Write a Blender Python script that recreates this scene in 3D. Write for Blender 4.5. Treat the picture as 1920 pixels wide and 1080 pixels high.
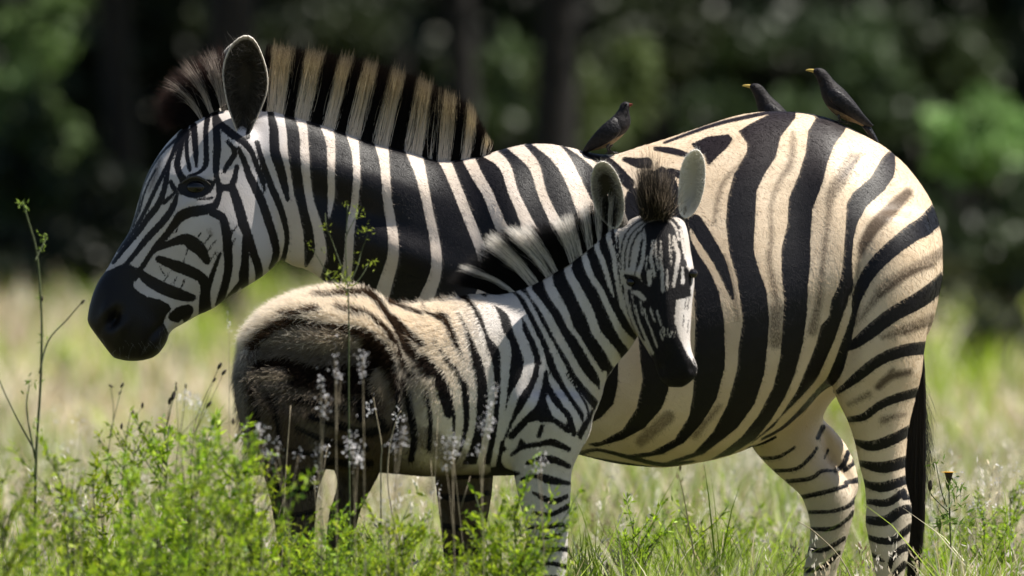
import bpy, math, random
import numpy as np
from mathutils import Vector, Matrix, Euler

for _o in list(bpy.data.objects):
    bpy.data.objects.remove(_o)
S = bpy.context.scene
COL = S.collection
R = math.radians
random.seed(7)
RNG = np.random.default_rng(11)

# ------------------------------------------------------------------ camera, sky, sun, exposure
DIST = 30.0          # camera to the zebra mare, a long telephoto view
EYE = 0.93           # camera height
PPM = 730.0          # pixels of the 1920 px wide photograph per metre at the mare
cam = bpy.data.cameras.new('camera')
cam.sensor_width = 36.0
cam.lens = 36.0 * DIST * PPM / 1920.0
cam.clip_start = 1.0
cam.clip_end = 600.0
cam.dof.use_dof = True
cam.dof.focus_distance = DIST - 0.3
cam.dof.aperture_fstop = 3.6
cam.dof.aperture_blades = 0
cam_o = bpy.data.objects.new('camera', cam)
COL.objects.link(cam_o)
cam_o.location = (0.0, -DIST, EYE)
cam_o.rotation_euler = (R(90), 0, 0)
S.camera = cam_o

SUN_DIR = Vector((0.47, 0.02, 0.88)).normalized()     # towards the sun: high, from the right, a little behind the animals
world = bpy.data.worlds.new('World')
S.world = world
world.use_nodes = True
wn = world.node_tree
wn.nodes.clear()
w_out = wn.nodes.new('ShaderNodeOutputWorld')
w_bg = wn.nodes.new('ShaderNodeBackground')
w_sky = wn.nodes.new('ShaderNodeTexSky')
w_sky.sky_type = 'NISHITA'
w_sky.sun_disc = False
w_sky.sun_elevation = math.asin(SUN_DIR.z)
w_sky.sun_rotation = math.atan2(SUN_DIR.x, SUN_DIR.y)
w_bg.inputs['Strength'].default_value = 0.053
wn.links.new(w_sky.outputs['Color'], w_bg.inputs['Color'])
wn.links.new(w_bg.outputs['Background'], w_out.inputs['Surface'])

sun = bpy.data.lights.new('sun', 'SUN')
sun.energy = 4.9
sun.angle = R(0.5)
sun.color = (1.0, 0.95, 0.86)
sun_o = bpy.data.objects.new('sun', sun)
COL.objects.link(sun_o)
sun_o.rotation_euler = SUN_DIR.to_track_quat('Z', 'Y').to_euler()

S.view_settings.view_transform = 'Standard'
S.view_settings.look = 'None'
S.view_settings.exposure = 1.0
S.view_settings.gamma = 1.0
S.view_settings.use_curve_mapping = False
S.render.engine = 'CYCLES'
S.cycles.use_denoising = True
S.cycles.max_bounces = 8
S.cycles.transparent_max_bounces = 8


# ------------------------------------------------------------------ helpers
def W(px, py, y=0.0):
    """point of the world that the photograph shows at pixel px, py when it stands at depth y"""
    k = (DIST + y) / DIST / PPM
    return ((px - 960.0) * k, y, EYE + (540.0 - py) * k)


def tag(o, label=None, cat=None, group=None, kind=None):
    if label: o['label'] = label
    if cat: o['category'] = cat
    if group: o['group'] = group
    if kind: o['kind'] = kind
    return o


def link(o, parent=None):
    COL.objects.link(o)
    if parent is not None:
        o.parent = parent
        if parent.type == 'EMPTY':       # the shapes of the animals are given in world coordinates
            o.matrix_parent_inverse = Matrix.Translation(-Vector(parent.location))
    return o


def empty(name, loc=(0, 0, 0)):
    o = bpy.data.objects.new(name, None)
    o.empty_display_size = 0.1
    o.location = loc
    COL.objects.link(o)
    return o


def np_mesh(name, verts, faces, mats=(), smooth=True):
    """verts (n,3) array, faces: list of equal-length index rows (array) or a list of lists"""
    me = bpy.data.meshes.new(name)
    verts = np.asarray(verts, dtype=np.float32)
    if isinstance(faces, np.ndarray):
        n, k = faces.shape
        me.vertices.add(len(verts))
        me.vertices.foreach_set('co', verts.ravel())
        me.loops.add(n * k)
        me.loops.foreach_set('vertex_index', faces.astype(np.int32).ravel())
        me.polygons.add(n)
        me.polygons.foreach_set('loop_start', np.arange(0, n * k, k, dtype=np.int32))
        me.update(calc_edges=True)
    else:
        me.from_pydata(verts.tolist(), [], faces)
    for m in mats:
        me.materials.append(m)
    if smooth and len(me.polygons):
        me.polygons.foreach_set('use_smooth', np.ones(len(me.polygons), dtype=bool))
    me.update()
    return me


def add_attr(me, name, arr, typ='FLOAT', dom='POINT'):
    a = me.attributes.new(name, typ, dom)
    key = 'value' if typ == 'FLOAT' else 'color'
    a.data.foreach_set(key, np.asarray(arr, dtype=np.float32).ravel())


class Shell:
    """collects closed lofts; union() fuses them into one continuous skin"""
    def __init__(self):
        self.v, self.f = [], []

    def rings(self, rings):
        n = len(rings[0]); b = len(self.v)
        for r in rings:
            self.v.extend([tuple(p) for p in r])
        for i in range(len(rings) - 1):
            for j in range(n):
                a, c = b + i * n + j, b + i * n + (j + 1) % n
                self.f.append((a, c, c + n, a + n))
        self.f.append(tuple(b + j for j in range(n))[::-1])
        self.f.append(tuple(b + (len(rings) - 1) * n + j for j in range(n)))

    def loft(self, stations, n=28, sub=4, y0=0.0, sq=2.0, low=0.0, up=None):
        """stations: (ax,ay, bx,by, depth_centre, half_depth): two outline points in photograph pixels and a depth"""
        st = np.array([s[:6] for s in stations], dtype=float)
        st = smooth_rows(st, sub)
        rings = []
        for (ax, ay, bx, by, yc, hd) in st:
            A = np.array(W(ax, ay, y0)); B = np.array(W(bx, by, y0))
            mid, half = (A + B) / 2, (A - B) / 2
            ring = []
            for j in range(n):
                t = 2 * math.pi * j / n
                c, s = math.cos(t), math.sin(t)
                q = up if (up and c > 0) else sq
                c = math.copysign(abs(c) ** (2.0 / q), c); s = math.copysign(abs(s) ** (2.0 / q), s)
                c -= low * (1 - c * c)          # widest below the middle
                p = mid + half * c
                ring.append((p[0], y0 + yc + hd * s, p[2]))
            rings.append(ring)
        self.rings(rings)

    def ball(self, c, r, n=16):
        rings = []
        for i in range(1, n):
            a = math.pi * i / n
            rings.append([(c[0] + r[0] * math.sin(a) * math.cos(2 * math.pi * j / n), c[1] + r[1] * math.sin(a) * math.sin(2 * math.pi * j / n), c[2] + r[2] * math.cos(a)) for j in range(n)])
        self.rings(rings)

    def union(self, voxel):
        me = bpy.data.meshes.new('shell')
        me.from_pydata(self.v, [], self.f)
        o = bpy.data.objects.new('shell', me)
        COL.objects.link(o)
        m = o.modifiers.new('r', 'REMESH'); m.mode = 'VOXEL'; m.voxel_size = voxel; m.adaptivity = 0.0
        dg = bpy.context.evaluated_depsgraph_get(); dg.update()
        ev = o.evaluated_get(dg).to_mesh()
        co = np.empty(len(ev.vertices) * 3, dtype=np.float32); ev.vertices.foreach_get('co', co)
        li = np.empty(len(ev.loops), dtype=np.int32); ev.loops.foreach_get('vertex_index', li)
        ok = len(ev.loops) == 4 * len(ev.polygons)
        faces = li.reshape(-1, 4) if ok else [list(p.vertices) for p in ev.polygons]
        o.evaluated_get(dg).to_mesh_clear()
        bpy.data.objects.remove(o); bpy.data.meshes.remove(me)
        return co.reshape(-1, 3).astype(np.float64), faces


def smooth_rows(st, sub):
    """Catmull-Rom through the rows"""
    if sub <= 1 or len(st) < 3:
        return st
    P = np.vstack([2 * st[0] - st[1], st, 2 * st[-1] - st[-2]])
    out = []
    for i in range(1, len(P) - 2):
        for k in range(sub):
            t = k / sub
            a, b, c, d = P[i - 1], P[i], P[i + 1], P[i + 2]
            out.append(0.5 * ((2 * b) + (c - a) * t + (2 * a - 5 * b + 4 * c - d) * t * t + (3 * b - a - 3 * c + d) * t ** 3))
    out.append(st[-1])
    return np.array(out)


def relax(co, faces, iters, weight=None):
    e = np.vstack([faces[:, [0, 1]], faces[:, [1, 2]], faces[:, [2, 3]], faces[:, [3, 0]]])
    n = len(co)
    deg = np.bincount(e[:, 0], minlength=n) + np.bincount(e[:, 1], minlength=n)
    deg = np.maximum(deg, 1)[:, None]
    w = 0.5 if weight is None else 0.5 * weight[:, None]
    def lap(p):
        s = np.zeros_like(p)
        for k in range(3):
            s[:, k] = np.bincount(e[:, 0], p[e[:, 1], k], n) + np.bincount(e[:, 1], p[e[:, 0], k], n)
        return s / deg - p
    for _ in range(iters):
        co = co + w * lap(co)
    return co


def normals_of(co, faces):
    d1 = co[faces[:, 2]] - co[faces[:, 0]]; d2 = co[faces[:, 3]] - co[faces[:, 1]]
    fn = np.cross(d1, d2)
    vn = np.zeros_like(co)
    for k in range(4):
        for a in range(3):
            vn[:, a] += np.bincount(faces[:, k], fn[:, a], len(co))
    return vn / np.maximum(np.linalg.norm(vn, axis=1)[:, None], 1e-12)


# ---- coat patterns: strokes and patches given in the side view of the animal (pixels), measured as signed distance
def parse(txt):
    ops = []
    for ln in txt.strip().splitlines():
        ln = ln.split('#')[0].strip()
        if not ln: continue
        op, rest = ln.split(None, 1)
        ops.append((op, np.array([[float(v) for v in p.split(',')] for p in rest.split()])))
    return ops


def d_stroke(u, v, pts):
    p = smooth_rows(pts, 5) if len(pts) > 2 else pts
    best = np.full(len(u), 1e9)
    for a, b in zip(p[:-1], p[1:]):
        dx, dy = b[0] - a[0], b[1] - a[1]
        L2 = dx * dx + dy * dy + 1e-9
        t = np.clip(((u - a[0]) * dx + (v - a[1]) * dy) / L2, 0, 1)
        d = np.hypot(u - a[0] - t * dx, v - a[1] - t * dy) - 0.5 * (a[2] + (b[2] - a[2]) * t)
        best = np.minimum(best, d)
    return best


def d_poly(u, v, pts):
    q = np.vstack([pts, pts[:1]])
    best = np.full(len(u), 1e9); ins = np.zeros(len(u), dtype=bool)
    for a, b in zip(q[:-1], q[1:]):
        dx, dy = b[0] - a[0], b[1] - a[1]
        L2 = dx * dx + dy * dy + 1e-9
        t = np.clip(((u - a[0]) * dx + (v - a[1]) * dy) / L2, 0, 1)
        best = np.minimum(best, np.hypot(u - a[0] - t * dx, v - a[1] - t * dy))
        if dy != 0:
            c = ((a[1] > v) != (b[1] > v)) & (u < dx * (v - a[1]) / dy + a[0])
            ins ^= c
    return np.where(ins, -best, best)


def coat(u, v, ops, base=20.0):
    s = np.full(len(u), base); brown = np.zeros(len(u)); M = 16.0
    for op, pts in ops:
        m = M + (pts[:, 2].max() / 2 if pts.shape[1] > 2 else 0) + (20 if op in 'bB' else 0)
        idx = np.nonzero((u > pts[:, 0].min() - m) & (u < pts[:, 0].max() + m) & (v > pts[:, 1].min() - m) & (v < pts[:, 1].max() + m))[0]
        if not len(idx): continue
        d = (d_poly if pts.shape[1] == 2 else d_stroke)(u[idx], v[idx], pts)
        if op in 'kK':
            s[idx] = np.minimum(s[idx], np.minimum(d, M))
        elif op in 'wW':
            s[idx] = np.maximum(s[idx], np.maximum(-d, -M))
        else:                                # b: soft brown shadow stripe, B: strong one
            k = np.clip(0.5 - d / 14.0, 0, 1) * (1.0 if op == 'B' else 0.66)
            brown[idx] = np.maximum(brown[idx], k)
    return s, brown


def strands(name, roots, steps, r0, cols, mat, parent, taper=0.15):
    """hair: roots (n,3), steps (n,k,3) offsets of the points from the root, colours (n,k,3)"""
    n, k = steps.shape[0], steps.shape[1]
    pos = roots[:, None, :] + steps
    hc = bpy.data.hair_curves.new(name)
    hc.add_curves([k] * n)
    hc.position_data.foreach_set('vector', pos.astype(np.float32).ravel())
    rad = np.broadcast_to(np.linspace(1, taper, k)[None, :], (n, k)) * np.asarray(r0).reshape(-1, 1) * np.ones((n, 1))
    ra = hc.attributes.new('radius', 'FLOAT', 'POINT') if 'radius' not in hc.attributes else hc.attributes['radius']
    ra.data.foreach_set('value', rad.astype(np.float32).ravel())
    c4 = np.concatenate([cols, np.ones((n, k, 1))], axis=2)
    ca = hc.attributes.new('col', 'FLOAT_COLOR', 'POINT')
    ca.data.foreach_set('color', c4.astype(np.float32).ravel())
    hc.materials.append(mat)
    o = bpy.data.objects.new(name, hc)
    return link(o, parent)


# ------------------------------------------------------------------ materials
def new_mat(name):
    m = bpy.data.materials.new(name); m.use_nodes = True
    nt = m.node_tree
    return m, nt, nt.nodes['Principled BSDF'], nt.nodes['Material Output']


def N(nt, typ, **kw):
    n = nt.nodes.new(typ)
    for k, v in kw.items():
        if k in n.inputs: n.inputs[k].default_value = v
        else: setattr(n, k, v)
    return n


def attr_node(nt, name):
    n = nt.nodes.new('ShaderNodeAttribute'); n.attribute_name = name
    return n


def math_node(nt, op, a, b=None):
    n = nt.nodes.new('ShaderNodeMath'); n.operation = op
    for i, x in enumerate((a, b)):
        if x is None: continue
        if isinstance(x, (int, float)): n.inputs[i].default_value = x
        else: nt.links.new(x, n.inputs[i])
    return n.outputs[0]


def mix_col(nt, fac, a, b):
    n = nt.nodes.new('ShaderNodeMix'); n.data_type = 'RGBA'
    nt.links.new(fac, n.inputs[0]) if not isinstance(fac, (int, float)) else setattr(n.inputs[0], 'default_value', fac)
    for s, x in ((n.inputs[6], a), (n.inputs[7], b)):
        if isinstance(x, tuple): s.default_value = (*x, 1.0)
        else: nt.links.new(x, s)
    return n.outputs[2]


def ramp(nt, fac, stops):
    n = nt.nodes.new('ShaderNodeValToRGB')
    el = n.color_ramp.elements
    while len(el) < len(stops): el.new(0.5)
    for e, (p, c) in zip(el, stops):
        e.position = p; e.color = (*c, 1.0) if isinstance(c, tuple) else (c, c, c, 1.0)
    nt.links.new(fac, n.inputs[0])
    return n.outputs[0]


def coat_material(name, edge, bump=0.25, scale=420.0, rough=0.5, spec=.24):
    m, nt, P, out = new_mat(name)
    L = nt.links.new
    tc = N(nt, 'ShaderNodeTexCoord')
    mp = N(nt, 'ShaderNodeMapping'); mp.inputs['Scale'].default_value = (1, 1, 0.35)
    L(tc.outputs['Object'], mp.inputs[0])
    nz = N(nt, 'ShaderNodeTexNoise', Scale=scale, Detail=2.0)
    L(mp.outputs[0], nz.inputs['Vector'])
    nb = N(nt, 'ShaderNodeTexNoise', Scale=9.0, Detail=3.0)
    L(tc.outputs['Object'], nb.inputs['Vector'])
    st = attr_node(nt, 'stripe'); br = attr_node(nt, 'brown'); wh = attr_node(nt, 'white'); dk = attr_node(nt, 'dark')
    j = math_node(nt, 'MULTIPLY', math_node(nt, 'SUBTRACT', nz.outputs['Fac'], 0.5), edge * 4)
    s = math_node(nt, 'ADD', st.outputs['Fac'], j)
    mr = N(nt, 'ShaderNodeMapRange'); mr.inputs[1].default_value = -1.1; mr.inputs[2].default_value = 1.1
    mr.interpolation_type = 'SMOOTHSTEP'
    L(s, mr.inputs[0])
    bj = math_node(nt, 'ADD', math_node(nt, 'MULTIPLY', br.outputs['Fac'], 1.6), math_node(nt, 'MULTIPLY', nz.outputs['Fac'], 1.2))
    cl = N(nt, 'ShaderNodeClamp'); L(math_node(nt, 'SUBTRACT', bj, 1.0), cl.inputs[0]); cl.inputs[2].default_value = .9
    bj = cl.outputs[0]
    white = mix_col(nt, bj, wh.outputs['Color'], (0.055, 0.032, 0.018))
    dirt = ramp(nt, nb.outputs['Fac'], [(0.35, (0.86, 0.83, 0.78)), (0.65, (1.0, 1.0, 1.0))])
    mm = N(nt, 'ShaderNodeMix'); mm.data_type = 'RGBA'; mm.blend_type = 'MULTIPLY'; mm.inputs[0].default_value = 1.0
    L(white, mm.inputs[6]); L(dirt, mm.inputs[7])
    col = mix_col(nt, mr.outputs[0], dk.outputs['Color'], mm.outputs[2])
    L(col, P.inputs['Base Color'])
    P.inputs['Roughness'].default_value = rough
    P.inputs['Specular IOR Level'].default_value = spec
    bp = N(nt, 'ShaderNodeBump'); bp.inputs['Strength'].default_value = bump; bp.inputs['Distance'].default_value = 0.004
    L(nz.outputs['Fac'], bp.inputs['Height'])
    L(bp.outputs[0], P.inputs['Normal'])
    return m


def hair_material(name, trans=0.25, rough=0.5, spec=0.35):
    m, nt, P, out = new_mat(name)
    L = nt.links.new
    c = attr_node(nt, 'col')
    L(c.outputs['Color'], P.inputs['Base Color'])
    P.inputs['Roughness'].default_value = rough
    P.inputs['Specular IOR Level'].default_value = spec
    t = N(nt, 'ShaderNodeBsdfTranslucent')
    L(c.outputs['Color'], t.inputs['Color'])
    mx = N(nt, 'ShaderNodeMixShader'); mx.inputs[0].default_value = trans
    L(P.outputs[0], mx.inputs[1]); L(t.outputs[0], mx.inputs[2]); L(mx.outputs[0], out.inputs['Surface'])
    return m


def plain(name, col, rough=0.6, spec=0.3, noise=0.0, nscale=60.0, coatw=0.0, bump=0.0):
    m, nt, P, out = new_mat(name)
    P.inputs['Roughness'].default_value = rough
    P.inputs['Specular IOR Level'].default_value = spec
    P.inputs['Coat Weight'].default_value = coatw
    tc = N(nt, 'ShaderNodeTexCoord')
    nz = N(nt, 'ShaderNodeTexNoise', Scale=nscale, Detail=4.0)
    nt.links.new(tc.outputs['Object'], nz.inputs['Vector'])
    if noise:
        lo = tuple(c * (1 - noise) for c in col); hi = tuple(min(1, c * (1 + noise)) for c in col)
        nt.links.new(ramp(nt, nz.outputs['Fac'], [(0.3, lo), (0.7, hi)]), P.inputs['Base Color'])
    else:
        P.inputs['Base Color'].default_value = (*col, 1)
    if bump:
        bp = N(nt, 'ShaderNodeBump'); bp.inputs['Strength'].default_value = bump; bp.inputs['Distance'].default_value = 0.01
        nt.links.new(nz.outputs['Fac'], bp.inputs['Height']); nt.links.new(bp.outputs[0], P.inputs['Normal'])
    return m


def leaf_material(name, trans=0.45, rough=0.5, spec=0.3):
    """leaves and blades: colour from the mesh, part of the light passes through"""
    m, nt, P, out = new_mat(name)
    L = nt.links.new
    c = attr_node(nt, 'col')
    oi = N(nt, 'ShaderNodeObjectInfo')
    hs = N(nt, 'ShaderNodeHueSaturation')
    L(math_node(nt, 'ADD', 0.485, math_node(nt, 'MULTIPLY', oi.outputs['Random'], 0.03)), hs.inputs['Hue'])
    L(math_node(nt, 'ADD', 0.8, math_node(nt, 'MULTIPLY', oi.outputs['Random'], 0.4)), hs.inputs['Value'])
    L(c.outputs['Color'], hs.inputs['Color'])
    L(hs.outputs[0], P.inputs['Base Color'])
    P.inputs['Roughness'].default_value = rough
    P.inputs['Specular IOR Level'].default_value = spec
    t = N(nt, 'ShaderNodeBsdfTranslucent')
    L(hs.outputs[0], t.inputs['Color'])
    mx = N(nt, 'ShaderNodeMixShader'); mx.inputs[0].default_value = trans
    L(P.outputs[0], mx.inputs[1]); L(t.outputs[0], mx.inputs[2]); L(mx.outputs[0], out.inputs['Surface'])
    return m


M_COAT = coat_material('mare_coat', edge=1.6, bump=0.22, rough=0.44)
M_COAT_FOAL = coat_material('foal_coat', edge=2.2, bump=0.45, rough=0.7, spec=.2)
M_HAIR = hair_material('hair')
M_FUR = hair_material('sleek_fur', trans=0.04, rough=0.40, spec=0.22)
M_MANE = hair_material('mane_hair', trans=0.5, rough=0.5, spec=0.15)
M_WOOL = hair_material('wool', trans=0.4, rough=0.7, spec=0.1)
M_EYE = plain('eye_dark', (0.004, 0.003, 0.003), rough=0.05, spec=0.45)
M_HOOF = plain('hoof', (0.05, 0.045, 0.04), rough=0.5, noise=0.3)
M_BIRD = plain('bird_brown', (0.014, 0.012, 0.013), rough=0.6, spec=0.15, noise=0.4, nscale=120, bump=0.3)
M_WING = plain('bird_wing', (0.010, 0.009, 0.011), rough=0.5, spec=0.2, noise=0.5, nscale=160, bump=0.3)
M_BELLY = plain('bird_belly', (0.15, 0.105, 0.06), rough=0.7, noise=0.25, nscale=120, bump=0.3)
M_BEAK = plain('beak_yellow', (0.42, 0.31, 0.08), rough=0.4)
M_BEAKRED = plain('beak_red', (0.22, 0.05, 0.03), rough=0.4)
M_BLEG = plain('bird_leg', (0.045, 0.040, 0.038), rough=0.5)
M_LEAF = leaf_material('leaf', trans=0.5)
M_GRASS = leaf_material('grass_blade', trans=0.5)
M_CROWN = leaf_material('crown_leaf', trans=0.25)
M_STEM = plain('stem_green', (0.06, 0.075, 0.03), rough=0.7, noise=0.4)
M_DRYSTEM = plain('stem_dry', (0.30, 0.25, 0.17), rough=0.8, noise=0.3)
M_BUD = plain('dark_bud', (0.035, 0.028, 0.018), rough=0.8, noise=0.4)
M_PETAL = leaf_material('petal', trans=0.35)
M_BARK = plain('bark', (0.014, 0.012, 0.011), rough=0.9, noise=0.5, nscale=14, bump=0.6)

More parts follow.
